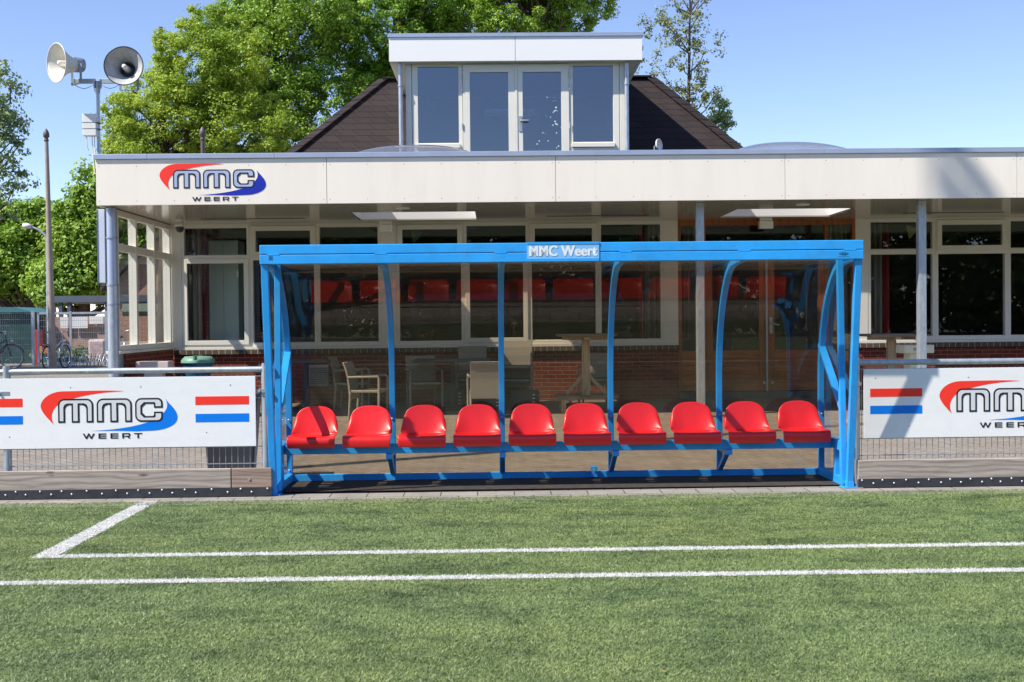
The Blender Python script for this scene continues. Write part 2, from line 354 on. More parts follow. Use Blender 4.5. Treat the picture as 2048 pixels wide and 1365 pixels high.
# ------------------------------------------------------------------ ground
DX0 = .5525
g = MB(); xs = [-400, -60, -20, 20, 60, 400]; ys = [-400, -60, 9.72, 11.0, 18.75, 40, 900]
for i in range(len(xs)-1):
    for j in range(len(ys)-1):
        g.add([(xs[a], ys[b_], gz(ys[b_])-.02*(ys[b_] <= 9.72)) for a, b_ in ((i, j), (i+1, j), (i+1, j+1), (i, j+1))], [(0, 1, 2, 3)])
tag(g.build('pavement', 'pave'), kind='structure')
KR = .014
def ky(x): return 9.59 + KR*x                                  # turf edge
k = MB(); k.add([(-60, ky(-60)-.2, .004), (60, ky(60)-.2, .004), (60, ky(60)+.33, .004), (-60, ky(-60)+.33, .004)], [(0, 1, 2, 3)])
tag(k.build('kerb_paving', 'kerb'), kind='structure')

k = MB(); k.add([(DX0-2.38, 10.02, .004), (DX0+2.42, 10.05, .004), (DX0+2.42, 10.80, .004), (DX0-2.38, 10.77, .004)], [(0, 1, 2, 3)])  # near-black strip of ground under the dugout bench
MT['ground_dark'] = mat('dark_ground', (.035, .028, .022), .95, var=.4, scale=14, bmp=.5, bscale=40)
tag(k.build('dark_ground_strip', 'ground_dark'), kind='structure')
# turf: base sheet, then short blades
m, t, b = nodes('turf_base'); v = texco(t)
c = ramp(t, noise(t, v, 120, 3), [(.3, (.06, .09, .035)), (.7, (.12, .17, .07))])
t.links.new(c, b.inputs['Base Color']); b.inputs['Roughness'].default_value = .9; MT['turf_base'] = m
m = bpy.data.materials.new('turf_blade'); m.use_nodes = True; t = m.node_tree; b = t.nodes['Principled BSDF']
v = texco(t); v2 = texco(t, (1, 2.2, 1))
n1 = noise(t, texco(t, (1, 1.9, 1)), 1.5, 9, .74); n2 = noise(t, v, 60, 2); n3 = noise(t, texco(t, (.5, .8, 1)), .45, 3)
c = ramp(t, n2, [(.25, (.115, .175, .050)), (.5, (.205, .280, .100)), (.8, (.36, .42, .21))])
c = mixc(t, c, ramp(t, n1, [(.34, (.36, .42, .43)), (.46, (.80, .83, .84)), (.54, (1.04, 1.03, 1.03)), (.8, (1.25, 1.2, 1.06))]), 1, 'MULTIPLY')
n4 = noise(t, texco(t, (1, 3.0, 1)), 6.5, 6, .75)
c = mixc(t, c, ramp(t, n4, [(.32, (.40, .45, .42)), (.46, (.95, .96, .96)), (.7, (1.18, 1.12, 1.10))]), 1, 'MULTIPLY')
c = mixc(t, c, ramp(t, n3, [(.35, (1.0, 1.02, 1.10)), (.65, (1.10, 1.04, .96))]), 1, 'MULTIPLY')
t.links.new(c, b.inputs['Base Color']); b.inputs['Roughness'].default_value = .45; b.inputs['Specular IOR Level'].default_value = .35
tl = t.nodes.new('ShaderNodeBsdfTranslucent'); t.links.new(c, tl.inputs[0]); mx = t.nodes.new('ShaderNodeMixShader'); mx.inputs[0].default_value = .3
t.links.new(b.outputs[0], mx.inputs[1]); t.links.new(tl.outputs[0], mx.inputs[2]); t.links.new(mx.outputs[0], t.nodes['Material Output'].inputs[0]); MT['turf'] = m
MT['turf_white'] = mat('white_turf', (.52, .52, .51), .6, var=.14, scale=9, dirt=(.33, .36, .29), dirtamt=.45)
tb = MB(); tb.add([(-60, -70, 0), (60, -70, 0), (60, ky(60), 0), (-60, ky(-60), 0)], [(0, 1, 2, 3)])
tag(tb.build('pitch', 'turf_base', loc=(0, 0, .0)), kind='structure')
L1y, L2y, LXa, LXb = (7.345, .10), (6.60, .10), -2.83, -2.69
def inl(x, y):
    wob = .006
    a = (np.abs(y-L1y[0]) < L1y[1]/2) & (x > LXa)
    b2 = (np.abs(y-L2y[0]) < L2y[1]/2)
    c2 = (x > LXa) & (x < LXb) & (y > L1y[0]-L1y[1]/2)
    return a, b2, c2
def blades(name, x, y, mats, hmin, hmax, wd):
    n = len(x); h = rng.uniform(hmin, hmax, n); a = rng.uniform(0, np.pi, n); ww = rng.uniform(.7, 1.3, n)*wd
    lx = rng.normal(0, .010, n)+.003; ly = rng.normal(0, .010, n)+.004
    dx = np.cos(a)*ww; dy = np.sin(a)*ww*.6
    co = np.empty((n, 3, 3), np.float32)
    co[:, 0] = np.stack([x-dx, y-dy, np.full(n, .001)], 1); co[:, 1] = np.stack([x+dx, y+dy, np.full(n, .001)], 1)
    co[:, 2] = np.stack([x+lx, y+ly, h], 1)
    me = bpy.data.meshes.new(name); me.vertices.add(n*3); me.loops.add(n*3); me.polygons.add(n)
    me.vertices.foreach_set('co', co.ravel()); me.loops.foreach_set('vertex_index', np.arange(n*3, dtype=np.int32))
    me.polygons.foreach_set('loop_start', np.arange(0, n*3, 3, dtype=np.int32)); me.polygons.foreach_set('loop_total', np.full(n, 3, np.int32))
    me.materials.append(MT[mats]); me.update(calc_edges=True); me.validate()
    o = bpy.data.objects.new(name, me); COL.objects.link(o); return o
NB = 1300000
bx = rng.uniform(-5.6, 6.4, NB); by = 3.9 + rng.uniform(0, 1, NB)**.9*(9.7-3.9)
okk = by < ky(bx) + .0; bx = bx[okk]; by = by[okk]
jx = bx + rng.normal(0, .004, len(bx)); jy = by + rng.normal(0, .003, len(bx))
a, b2, c2 = inl(jx, jy); wh = a | b2 | c2
tag(blades('artificial_grass', bx[~wh], by[~wh], 'turf', .006, .015, .0034), kind='stuff')
def extra(x0, x1, y0, y1, n): return rng.uniform(x0, x1, n), rng.uniform(y0, y1, n)
for nm, (x0, x1, y0, y1) in (('touchline', (-5.6, 6.4, L2y[0]-L2y[1]/2, L2y[0]+L2y[1]/2)),
                            ('technical_area_line', (LXa, 6.4, L1y[0]-L1y[1]/2, L1y[0]+L1y[1]/2)),
                            ('technical_area_side_line', (LXa, LXb, L1y[0]+L1y[1]/2, 9.56))):
    x, y = extra(x0, x1, y0, y1, int((x1-x0)*(y1-y0)*22000))
    x = x + rng.normal(0, .003, len(x)); y = y + rng.normal(0, .003, len(x))
    tag(blades(nm, x, y, 'turf_white', .007, .014, .0036), kind='structure')
for nm, q in (('line_base', [(LXa, L1y[0]-.048), (60, L1y[0]-.048), (60, L1y[0]+.048), (LXb, L1y[0]+.048), (LXb, 9.55), (LXa, 9.55)]),
              ('line_base', [(-60, L2y[0]-.048), (60, L2y[0]-.048), (60, L2y[0]+.048), (-60, L2y[0]+.048)])):
    l = MB(); l.add([(x, y, .004) for x, y in q], [tuple(range(len(q)))]); tag(l.build('line_base', 'turf_white'), kind='structure')

lm = MB()
for k_ in range(90):
    x, y = random.uniform(-4.5, 5), random.uniform(4.6, 9.9); a_ = random.uniform(0, 6.28); r_ = random.uniform(.006, .014); z = .016 if y < 9.55 else .008
    dx, dy = math.cos(a_)*r_, math.sin(a_)*r_
    lm.add([(x-dx, y-dy, z), (x+dy*.4, y-dx*.4, z+.004), (x+dx, y+dy, z+.003), (x-dy*.4, y+dx*.4, z)], [(0, 1, 2, 3)], k_ % 2)
MT['dryleaf'] = mat('dry_leaf', (.30, .22, .10), .8, var=.3); tag(lm.build('leaf_litter', ['dryleaf', 'dryleaf']), kind='stuff')

# ------------------------------------------------------------------ dugout
DX, DY, DR = .5525, 9.86, .006
dug = thing('dugout', 'blue steel team dugout with curved clear sheeting and ten red bucket seats', 'dugout', (DX, DY, 0), DR)
for z0, z1 in ((1.880, 1.9545), (1.9585, 2.033)):
    o = MB().box(-2.409, 2.409, -.30, -.235, z0, z1).build('front_beam', 'blue', dug, bevel=.005)
for xx in (-2.3, -1.45, -.5, .5, 1.45, 2.3):
    MB().box(xx-.05, xx+.05, -.3015, -.25, 1.951, 1.962).build('weld', 'blue', dug, bevel=.002)
_z = [.78, .88, .97, 1.1, 1.25, 1.35, 1.45, 1.55, 1.65, 1.755, 1.80, 1.86, 1.893, 1.906]; _a = [0, 2.5, 5, 10, 16, 21.5, 27, 35, 41.5, 48.5, 55, 66, 78, 84]
RIB = [(.90, .06), (.90, .78)]; _y, _q = .90, .78                # side profile of the ribs: leaning angle integrated over height
while _q < 1.9055:
    st_ = .0275 if _q < 1.79 else .007 if _q < 1.89 else .003
    _y -= math.tan(R(np.interp(_q+st_/2, _z, _a)))*st_; _q += st_; RIB.append((_y, _q))
RIB = [(-.235, 1.925), (-.05, 1.920)] + [p for p in RIB[::-1]]
def rib(x, w=.05, d=.05):
    mb = MB(); vs = []; fs = []; n = len(RIB)
    for i, (y, z) in enumerate(RIB):
        a = RIB[max(i-1, 0)]; c_ = RIB[min(i+1, n-1)]; ty, tz = c_[0]-a[0], c_[1]-a[1]; l = math.hypot(ty, tz)
        ny, nz = -tz/l, ty/l            # outward-ish
        for sx, so in ((-1, 0), (1, 0), (1, 1), (-1, 1)): vs.append((x+sx*w/2, y-ny*so*d, z-nz*so*d) )
    for i in range(n-1):
        for k_ in range(4): fs.append((i*4+k_, i*4+(k_+1) % 4, (i+1)*4+(k_+1) % 4, (i+1)*4+k_))
    fs += [(0, 1, 2, 3), ((n-1)*4+3, (n-1)*4+2, (n-1)*4+1, (n-1)*4)]
    return mb.add(vs, fs)
# ribs sit on the inner side of the sheet
for x in (-2.385, -1.465, -.488, .488, 1.465, 2.385): rib(x).build('rib', 'blue', dug, bevel=.004)
def sheet(x0, x1, pts, off=.004, th=.004):
    mb = MB(); n = len(pts); vs = []
    for i, (y, z) in enumerate(pts):
        a = pts[max(i-1, 0)]; c_ = pts[min(i+1, n-1)]; ty, tz = c_[0]-a[0], c_[1]-a[1]; l = math.hypot(ty, tz); ny, nz = -tz/l, ty/l
        for o_ in (off, off+th):
            for x in (x0, x1): vs.append((x, y+ny*o_, z+nz*o_))
    fs = []
    for i in range(n-1):
        q = i*4; r_ = q+4; fs += [(q, q+1, r_+1, r_), (q+2, r_+2, r_+3, q+3), (q, r_, r_+2, q+2), (q+1, q+3, r_+3, r_+1)]
    e = (n-1)*4; fs += [(0, 2, 3, 1), (e, e+1, e+3, e+2)]
    for q, f_ in enumerate(fs): mb.add([vs[i] for i in f_], [(0, 1, 2, 3)])
    return mb
import itertools
def dense(pts, k=8):
    out = []
    for i in range(len(pts)-1):
        p0 = pts[max(i-1, 0)]; p1 = pts[i]; p2 = pts[i+1]; p3 = pts[min(i+2, len(pts)-1)]
        for j in range(k):
            u = j/k; f = lambda q: .5*((2*p1[q])+(-p0[q]+p2[q])*u+(2*p0[q]-5*p1[q]+4*p2[q]-p3[q])*u*u+(-p0[q]+3*p1[q]-3*p2[q]+p3[q])*u**3)
            out.append((f(0), f(1)))
    return out+[pts[-1]]
DR_ = dense(RIB[:-1], 3)+[RIB[-1]]
XR = [-2.385, -1.465, -.488, .488, 1.465, 2.385]
cut = [i for i, p in enumerate(DR_) if p[0] > .40][0]
for i in range(5):
    sheet(XR[i]-.02 if i == 0 else XR[i]+.002, XR[i+1]-.002 if i < 4 else XR[i+1]+.02, DR_[:cut+1]).build('roof_sheet', 'roof_sheet', dug)
    sheet(XR[i]-.02 if i == 0 else XR[i]+.002, XR[i+1]-.002 if i < 4 else XR[i+1]+.02, DR_[cut:]).build('back_sheet', 'sheet', dug)
for s_ in (-1, 1):
    MB().bar((s_*2.375, .0, 0.03), (s_*2.375, -.262, 1.885), .055, .05, (0, 1, 0)).build('front_post', 'blue', dug, bevel=.004)
    MB().bar((s_*2.355-s_*.012, .055, 0.03), (s_*2.355-s_*.012, .14, 1.90), .05, .05, (0, 1, 0)).build('inner_post', 'blue', dug, bevel=.004)
    MB().bar((s_*2.385, -.24, 1.91), (s_*2.385, .2, 1.885), .05, .05).build('roof_rail', 'blue', dug, bevel=.004)
    MB().bar((s_*2.385, .86, 1.17), (s_*2.35, .10, .66), .06, .035).build('brace', 'blue', dug, bevel=.003)
    MB().bar((s_*2.385, .05, .035), (s_*2.385, .88, .035), .06, .07).build('side_rail', 'blue', dug, bevel=.004)
    MB().bar((s_*2.385, .05, .33), (s_*2.385, .86, .33), .05, .085).build('side_rail', 'blue', dug, bevel=.004)
    MB().bar((s_*2.375, .36, .05), (s_*2.375, .36, .30), .045, .05).build('seat_leg', 'blue', dug, bevel=.004)
    MB().box(s_*2.375-.06, s_*2.375+.06, -.05, .08, .005, .014).box(s_*2.375-.03, s_*2.375+.03, -.031, .03, .014, .06).build('foot_plate', 'blue', dug, bevel=.002)
    f0 = lambda a, b_: (s_*2.414, a, b_); f1 = lambda a, b_: (s_*2.418, a, b_)
    poly = [(.02, .06), (-.24, 1.90)] + [p for p in RIB[1:-1]] + [(.89, .06)]
    MB().prism(poly, f0, f1).build('side_sheet', 'sheet_clear', dug)
MB().box(-2.36, 2.36, .862, .9, .0, .058).build('bottom_rail', 'blue', dug, bevel=.004)
MB().box(-2.36, 2.36, .45, .50, .285, .365).build('bench_rail', 'blue', dug, bevel=.004)
MB().box(-2.36, 2.36, .60, .66, .30, .35).build('bench_rail', 'blue', dug, bevel=.004)
for x in XR[1:-1]:
    MB().bar((x, .42, .262), (x, .89, .262), .05, .045).build('seat_bracket', 'blue', dug, bevel=.004)
    MB().bar((x, .52, .25), (x, .85, .07), .04, .04).build('strut', 'blue', dug, bevel=.004)
MB().box(.30, .36, .80, .86, .012, .105).build('foot_plate', 'blue', dug, bevel=.003)
MB().tube([(.33, .80, .075), (.33, .788, .075)], .012, 10).build('bolt', 'galv', dug)
bp = None
for x in XR:
    for y_, z_ in ((.842, .55), (.842, .10)):
        if bp is None: bp = MB().lathe([(0, -.006), (.007, -.005), (.010, 0)], (0, 0, 0), (0, 1, 0), 10).build('bolt', 'galv', dug, loc=(x, y_, z_))
        else: o = bp.copy(); COL.objects.link(o); o.parent = dug; o.location = (x, y_+.004, z_)
# seats
def seat_mesh():
    nu, mb = 21, MB(); rows = []
    prof = []   # (v-type, y, z)
    def row(f): rows.append([f(-1+2*i/(nu-1)) for i in range(nu)])
    W = .205
    def rw(u, w, y, z, curl, dy=0.):
        e = abs(u)**3; return (u*w, y-dy*e, z+curl*e)
    for (y, z, w, curl, dy) in ((-.008, -.088, .200, -.0, 0), (-.016, -.05, .205, 0, 0), (-.014, -.012, .205, .004, 0), (.004, .004, .205, .008, 0), (.05, .004, .203, .012, 0),
                                (.11, -.006, .200, .020, 0), (.18, -.016, .198, .030, 0), (.25, -.016, .196, .040, .01)):
        row(lambda u, y=y, z=z, w=w, curl=curl, dy=dy: rw(u, w, y, z, curl, dy))
    H = .262
    for k_ in range(1, 11):
        tt = k_/10
        def f(u, tt=tt):
            # rounded top; the side edge lifts off early
            hh = H*(1-abs(u)**2.7*.97)**(1/2.7)
            zz = -.012 + .03*abs(u)**3 + hh*tt
            w = .203 - .014*tt
            yb = .262 + .052*math.sin(tt*math.pi/2*.9)+.030*tt
            return (u*w, yb - .060*abs(u)**3.0*(1-.5*tt), zz)
        row(f)
    vs = [p for r_ in rows for p in r_]; fs = []
    for j in range(len(rows)-1):
        for i in range(nu-1): fs.append((j*nu+i, j*nu+i+1, (j+1)*nu+i+1, (j+1)*nu+i))
    return mb.add(vs, fs, 0, True)
st = None
for i in range(10):
    x = -2.118 + .4706*i
    if st is None: st = seat_mesh().build('seat', 'red', dug, solid=.011, sub=2)
    else: st2 = st.copy(); COL.objects.link(st2); st2.parent = dug; st2.location = (x, .355+random.uniform(-.004, .004), .433); st2.rotation_euler = (0, 0, random.uniform(-.02, .02)); continue
    st.location = (x, .355, .433)
# name plate
px0, px1 = (PX(1054.5, 9.555)-DX), (PX(1199, 9.555)-DX)
pl = MB().box(px0, px1, -.3055, -.3025, 1.884, 2.038).box(px0, px1, -.3085, -.3056, 2.019, 2.038, 1).box(px0, px1, -.3085, -.3056, 1.884, 1.906, 1).build('name_plate', ['blue_light', 'blue'], dug)
Mx = Matrix(((1, 0, 0, px0+.016), (0, 0, 0, -.3075), (0, 1, 0, 1.925), (0, 0, 0, 1)))
for q_ in (0, .0028, .0056, .0080):                             # heavy letters: the same strokes laid side by side
    textmesh('lettering', 'MMC Weert', px1-px0-.038, .084, 'white_letter', pl, Matrix.Translation((q_, -.00015*q_/.0028, 0)) @ Mx, .014, 1.06)
lt_ = [o for o in pl.children if o.name.startswith('lettering')]
bm = bmesh.new()
for o in lt_: bm.from_mesh(o.data)
bm.to_mesh(lt_[0].data); bm.free()
for o in lt_[1:]: bpy.data.objects.remove(o)
# maker's mark on the beam, right end
mk = MB(); cx, cz = PX(1689, 9.555)-DX, 1.926
mk.add([(cx-.042, -.3022, cz), (cx, -.3022, cz-.014), (cx+.042, -.3022, cz), (cx, -.3022, cz+.014)], [(0, 1, 2, 3)])
mk.add([(cx-.032, -.3030, cz), (cx, -.3030, cz-.010), (cx+.032, -.3030, cz), (cx, -.3030, cz+.010)], [(0, 1, 2, 3)], 1)
for q in (-.012, 0, .012): mk.box(cx+q-.004, cx+q+.004, -.3038, -.3032, cz-.004, cz+.004)
mk.box(cx-.042, cx+.042, -.3022, -.3016, cz-.024, cz-.0225)
mk.build('emblem', ['black', 'blue'], dug)
mk = MB(); cx = PX(543, 9.555)-DX
for q in range(4): mk.box(cx-.016, cx+.016, -.3022, -.3016, 1.915+q*.009, 1.918+q*.009)
mk.build('emblem', ['dark'], dug)

# ------------------------------------------------------------------ logo (units: crop pixels of the board photograph, m1 bottom-left at 0,0)
def bez(p0, p1, p2, p3, n=12): 
    return [tuple(((1-u)**3*a+3*(1-u)**2*u*b_+3*(1-u)*u*u*c_+u**3*d) for a, b_, c_, d in zip(p0, p1, p2, p3)) for u in [i/n for i in range(n)]]
def arc(cx, cy, r, a0, a1, n=7): return [(cx+r*math.cos(R(a0+(a1-a0)*i/n)), cy+r*math.sin(R(a0+(a1-a0)*i/n))) for i in range(n+1)]
def letter_m(x0, e):                                           # e: inset (0 = outline, 9 = fill)
    H, Wd = 173, 253; r = 46-e
    p = [(x0+e, e)] + arc(x0+e+r, H-e-r, r, 180, 90) + arc(x0+Wd-e-r, H-e-r, r, 90, 0) + [(x0+Wd-e, e)]
    l = [(203+e, e)] + list(reversed(arc(203+e-26-e, 128+e-(26+e)+0, 26+e, 0, 90)))[::-1] if False else None
    a = 128+e
    p += [(x0+203+e, e), (x0+203+e, a-30), (x0+203+e-9, a-9), (x0+203+e-30, a)]
    p += [(x0+153-e, a), (x0+153-e, e), (x0+97+e, e), (x0+97+e, a)] 
    p += [(x0+50-e+30, a), (x0+50-e+9, a-9), (x0+50-e, a-30), (x0+50-e, e)]
    return p
def letter_c(x0, e):
    H, Wd = 173, 199; r = 46-e
    p = [(x0+Wd-e, 101+e)] + arc(x0+Wd-e-r*.8, H-e-r*.8, r*.8, 0, 90) + arc(x0+e+r, H-e-r, r, 90, 180) + arc(x0+e+r, e+r, r, 180, 270) + arc(x0+Wd-e-r*.8, e+r*.8, r*.8, 270, 360) + [(x0+Wd-e, 73-e), (x0+136+e, 73-e)]
    i0 = 46-e; q = 26
    p += [(x0+136+e, 46-e+14), (x0+136+e-12, 46-e)] if False else [(x0+136+e, 50-e), (x0+128+e, 42-e)]
    p += [(x0+50-e+q, 42-e), (x0+50-e, 42-e+q), (x0+50-e, 131+e-q), (x0+50-e+q, 131+e), (x0+128+e, 131+e), (x0+136+e, 123+e), (x0+136+e, 101+e)]
    return p
RED = bez((480, 225), (340, 235), (180, 228), (30, 228), 10) + bez((30, 228), (-60, 225), (-125, 170), (-125, 120), 10) + bez((-125, 120), (-120, 75), (-70, 30), (-32, -14), 8) + \
      bez((-32, -14), (-52, 30), (-60, 80), (0, 132), 8) + bez((0, 132), (60, 170), (220, 215), (480, 225), 14)
BLU = bez((768, 174), (790, 130), (858, 90), (858, 30), 10) + bez((858, 30), (856, -25), (780, -62), (660, -66), 10) + [(560, -68), (400, -62)] + bez((225, -62), (420, -55), (640, -28), (730, 40), 14) + bez((730, 40), (785, 80), (798, 120), (768, 174), 8)
def fillpoly(mb, poly, M, off, mi):
    from mathutils.geometry import tessellate_polygon
    pts = [Vector((a, b_, 0)) for a, b_ in poly]; tri = tessellate_polygon([pts])
    mb.add([M @ Vector((a, b_, off)) for a, b_ in poly], [tuple(t_) for t_ in tri], mi)
def logo(parent, ox, oz, y, sc, blue, grey):                  # origin of m1 at (ox, oz) on plane y
    def MM(lift): return Matrix(((sc, 0, 0, ox), (0, 0, 0, y-lift), (0, sc, 0, oz), (0, 0, 0, 1)))
    mb = MB(); fillpoly(mb, RED, MM(.0012), 0, 0); fillpoly(mb, BLU, MM(.0012), 0, 1)
    mb.build('emblem', ['logo_red', blue], parent)
    mb = MB()
    for f, x0 in ((letter_m, 0), (letter_m, 277), (letter_c, 553)):
        fillpoly(mb, f(x0, 0), MM(.0024), 0, 0); fillpoly(mb, f(x0, 12), MM(.0036), 0, 1)
    mb.build('lettering', ['black', grey], parent)
    Mt = MM(.0024) @ Matrix.Translation((174, -118, 0)); mb = MB(); H, k_ = 38, 7.6
    def q(pts): mb.add([Mt @ Vector((a, b_, len(mb.f)*.12)) for a, b_ in pts], [tuple(range(len(pts)))])
    q([(0, H), (13, H), (32, 0), (21, 0)]); q([(21, 0), (32, 0), (49, H), (38, H)]); q([(38, H), (49, H), (66, 0), (55, 0)]); q([(55, 0), (66, 0), (87, H), (75, H)])
    for x in (113, 199):
        q([(x, 0), (x+12, 0), (x+12, H), (x, H)])
        for z in (0, (H-k_)/2, H-k_): q([(x+12, z), (x+56, z), (x+56, z+k_), (x+12, z+k_)])
    x = 283; q([(x, 0), (x+12, 0), (x+12, H), (x, H)]); q([(x+12, H-k_), (x+52, H-k_), (x+57, H-3), (x+52, H), (x+12, H)]); q([(x+47, H-k_), (x+47, 12+k_-3), (x+58, 14+k_), (x+58, H-5), (x+56, H-3)])
    q([(x+12, 12), (x+52, 12), (x+58, 16), (x+56, 12+k_-1), (x+12, 12+k_-1)]); q([(x+34, 12), (x+48, 12), (x+60, 0), (x+46, 0)])
    x = 368; q([(x, H-k_), (x+60, H-k_), (x+60, H), (x, H)]); q([(x+24, 0), (x+36, 0), (x+36, H-k_), (x+24, H-k_)])
    mb.build('lettering', 'black', parent)

# ------------------------------------------------------------------ pitch fence with boards
FR = .012
def FY(x): return 9.935 + FR*x
def make_fence(x0, x1, label, name='pitch_fence', seam=None, post_at=()):
    f = thing(name, label, 'fence', ((x0+x1)/2, FY((x0+x1)/2), 0), FR); cx = (x0+x1)/2; a, b_ = x0-cx, x1-cx
    zr = 1.035
    MB().tube([(a, .0, zr), (b_, 0, zr)], .024, 14).build('top_rail', 'galv' , f)
    for px in post_at: 
        MB().tube([(px-cx, 0, 0), (px-cx, 0, 1.07)], .031, 16).tube([(px-cx, 0, 1.07), (px-cx, 0, 1.085)], .028, 12, 0).build('post', 'galv', f)
        MB().box(px-cx-.05, px-cx+.036, -.036, .036, .845, .875).build('clamp', 'galv_dull', f)
        MB().tube([(px-cx-.045, -.036, .86), (px-cx-.045, -.048, .86)], .011, 10).build('bolt', 'galv', f)
    n = int((b_-a)/.05); mb = MB()
    for i in range(n): mb.box(a+.025+i*.05-.002, a+.025+i*.05+.002, -.002, .002, .06, .99)
    for z in (.26, .40, .60, .80, .98): mb.box(a, b_, -.0075, -.0025, z-.003, z+.003); mb.box(a, b_, .0025, .0075, z-.003, z+.003)
    mb.build('wire_mesh', 'galv', f)
    segs = [(a, b_)] if seam is None else [(a, seam-cx-.004), (seam-cx+.004, b_)]
    for i, (s0, s1) in enumerate(segs):
        pk = MB().box(s0, s1, -.145, -.10, .072, .235).build('kick_board', 'plank' if i == 0 else 'plank_brown', f, bevel=.004)
        if i == 1: MB().tube([((s0+s1)/2-.02, -.145, .15), ((s0+s1)/2-.02, -.151, .15)], .012, 10).build('bolt', 'galv', pk)
    rs = MB().box(a, b_, -.154, -.1455, .012, .082).build('rubber_strip', 'rubber', f)
    proto = None; x = a+.03; i = 0
    while x < b_-.02:
        z = .070 if i % 2 == 0 else .045
        if proto is None: proto = MB().lathe([(0, -.006), (.006, -.005), (.009, 0)], (0, 0, 0), (0, 1, 0), 8).build('stud', 'galv', rs, loc=(x, -.1545, z))
        else:
            q = proto.copy(); COL.objects.link(q); q.parent = rs; q.location = (x, -.1545, z)
        x += random.uniform(.075, .13); i += 1
    return f
lx1 = PX(540, 9.8); fl = make_fence(-6.2, lx1, 'galvanised pitch fence with plank kick board left of the blue dugout', seam=PX(458.5, 9.78), post_at=(PX(527, 9.87), -4.0, -6.1))
rx0 = PX(1709, 9.9); fr_ = make_fence(rx0, 6.6, 'galvanised pitch fence with plank kick board right of the blue dugout', post_at=(rx0+.03, 5.3))
def ad_board(x0, label):
    f = thing('advertising_board', label, 'sign', (x0, FY(x0)-.03, 0), FR, 'advertising boards on the pitch fence')
    W, z0, z1 = 2.385, PZ(877.5, 9.92, 1728), PZ(739, 9.92, 1728)
    MB().box(0, W, -.004, .004, z0, z1).build('panel', 'white_board', f, bevel=.0015)
    u = 1/ (3.657*241.8)                                       # metres per logo unit
    zm = z0 + (778-598)*u*1.02 - 0
    cx = W/2; lx = cx - (817-450)*u
    zb = z0 + 186*u
    logo(f, lx, zb, -.004, u, 'logo_blue', 'logo_grey')
    for s_ in (-1, 1):
        c0 = cx + s_*(1630.5-817)*u
        MB().box(c0-193.5*u, c0+193.5*u, -.0052, -.0042, zb+118*u-0*u, zb+179*u).build('stripe', 'logo_red', f)
        MB().box(c0-193.5*u, c0+193.5*u, -.0052, -.0042, zb-8*u, zb+53*u).build('stripe', 'logo_blue', f)
    for (sx, sz) in ((.10, .50), (.88, .50), (1.45, .50), (2.18, .505), (.38, .10), (1.02, .12), (1.98, .12)):
        MB().lathe([(0, -.003), (.004, -.002), (.006, 0)], (sx, -.0045, z0+sz), (0, 1, 0), 8).build('screw', 'galv_dull', f)
    return f
bl = PX(509.5, 9.89)
ad_board(bl-2.385, 'white club sign board with red and blue stripes left of the dugout')
ad_board(PX(1726.5, 9.94), 'white club sign board partly in the shadow right of the dugout')
bs = thing('advertising_board', 'plain white board end at the far left of the pitch fence', 'sign', (bl-2.36-.02, FY(bl-2.4)-.03, 0), FR)
MB().box(-2.3, 0, -.004, .004, .43, 1.0).build('panel', 'white_board', bs)

fm_ = thing('floodlight_mast', 'tall galvanised floodlight mast by the pitch fence, out of the picture to the left', 'mast', (-5.5, 9.85, 0), .5)
MB().tube([(0, 0, 0), (0, 0, 6), (0, 0, 17.4)], [.11, .09, .055], 14).build('pole', 'galv', fm_)
MB().box(-.95, .95, -.04, .04, 17.35, 17.45).build('crossbar', 'galv', fm_)
for q, tl in ((-.62, .9), (.12, .3), (.60, 1.2)):
    MB().prism([(-.15, -.12), (.15, -.12), (.2, .12), (-.2, .12)], lambda a, b_: (q+a, -.30+b_*math.sin(tl), 17.75+b_*math.cos(tl)), lambda a, b_: (q+a*.6, .0+b_*math.sin(tl), 17.85+b_*math.cos(tl))).build('floodlight', 'galv_dull', fm_)

# ------------------------------------------------------------------ clubhouse
FYP, WY, SZ = 15.5, 18.75, 2.955
club = thing('clubhouse', 'low clubhouse with white canopy, red brick base, orange doors and glazed roof room', 'building', (0, 0, 0))
XL, XR_ = PX(196, FYP), 13.0
ZT, ZB = 3.528, 2.942
seams = [XL]+[PX(p, FYP) for p in (657, 1114, 1572, 2035)]+[PX(2035, FYP)+3.0, XR_]
for i in range(len(seams)-1):
    a, b_ = seams[i]+.003, seams[i+1]-.003
    mb = MB().box(a, b_, FYP, FYP+.02, ZB, ZT); n = 7
    for j in range(n):
        x = a+.04+(b_-a-.08)*j/(n-1)
        for z in (ZB+.055, ZT-.085): mb.lathe([(0, -.002), (.006, -.0015), (.007, 0)], (x, FYP-.0003, z), (0, 1, 0), 6, 1)
    fp = mb.build('fascia_panel', ['fascia', 'galv_dull'], club, bevel=.0015)
    if i == 0: FP0 = fp
MB().box(XL+.02, XR_, FYP+.022, FYP+.05, ZB+.005, ZT-.01).build('fascia_backing', 'dark', club)
MB().box(XL, XL+.02, FYP+.021, 27, ZB, ZT).build('fascia_side', 'fascia', club)
cs = [XL-.02, PX(300, FYP), PX(554, FYP), PX(1100, FYP), PX(1650, FYP), XR_]
for i in range(len(cs)-1): MB().box(cs[i]+.001, cs[i+1]-.001, FYP-.025, FYP+.14, ZT+.002, ZT+.066).build('coping', 'zinc', club, bevel=.004)
MB().box(XL-.02, XL+.14, FYP+.142, 27, ZT+.002, ZT+.062).build('coping', 'zinc', club, bevel=.004)
# logo on the fascia
u2 = .78/(3.657*154.8)
e0 = P(190+628/4.016, 280+392/4.016, FYP)
logo(club, e0.x, e0.z, FYP-.002, u2*1.005, 'logo_navy', 'logo_paleblue')
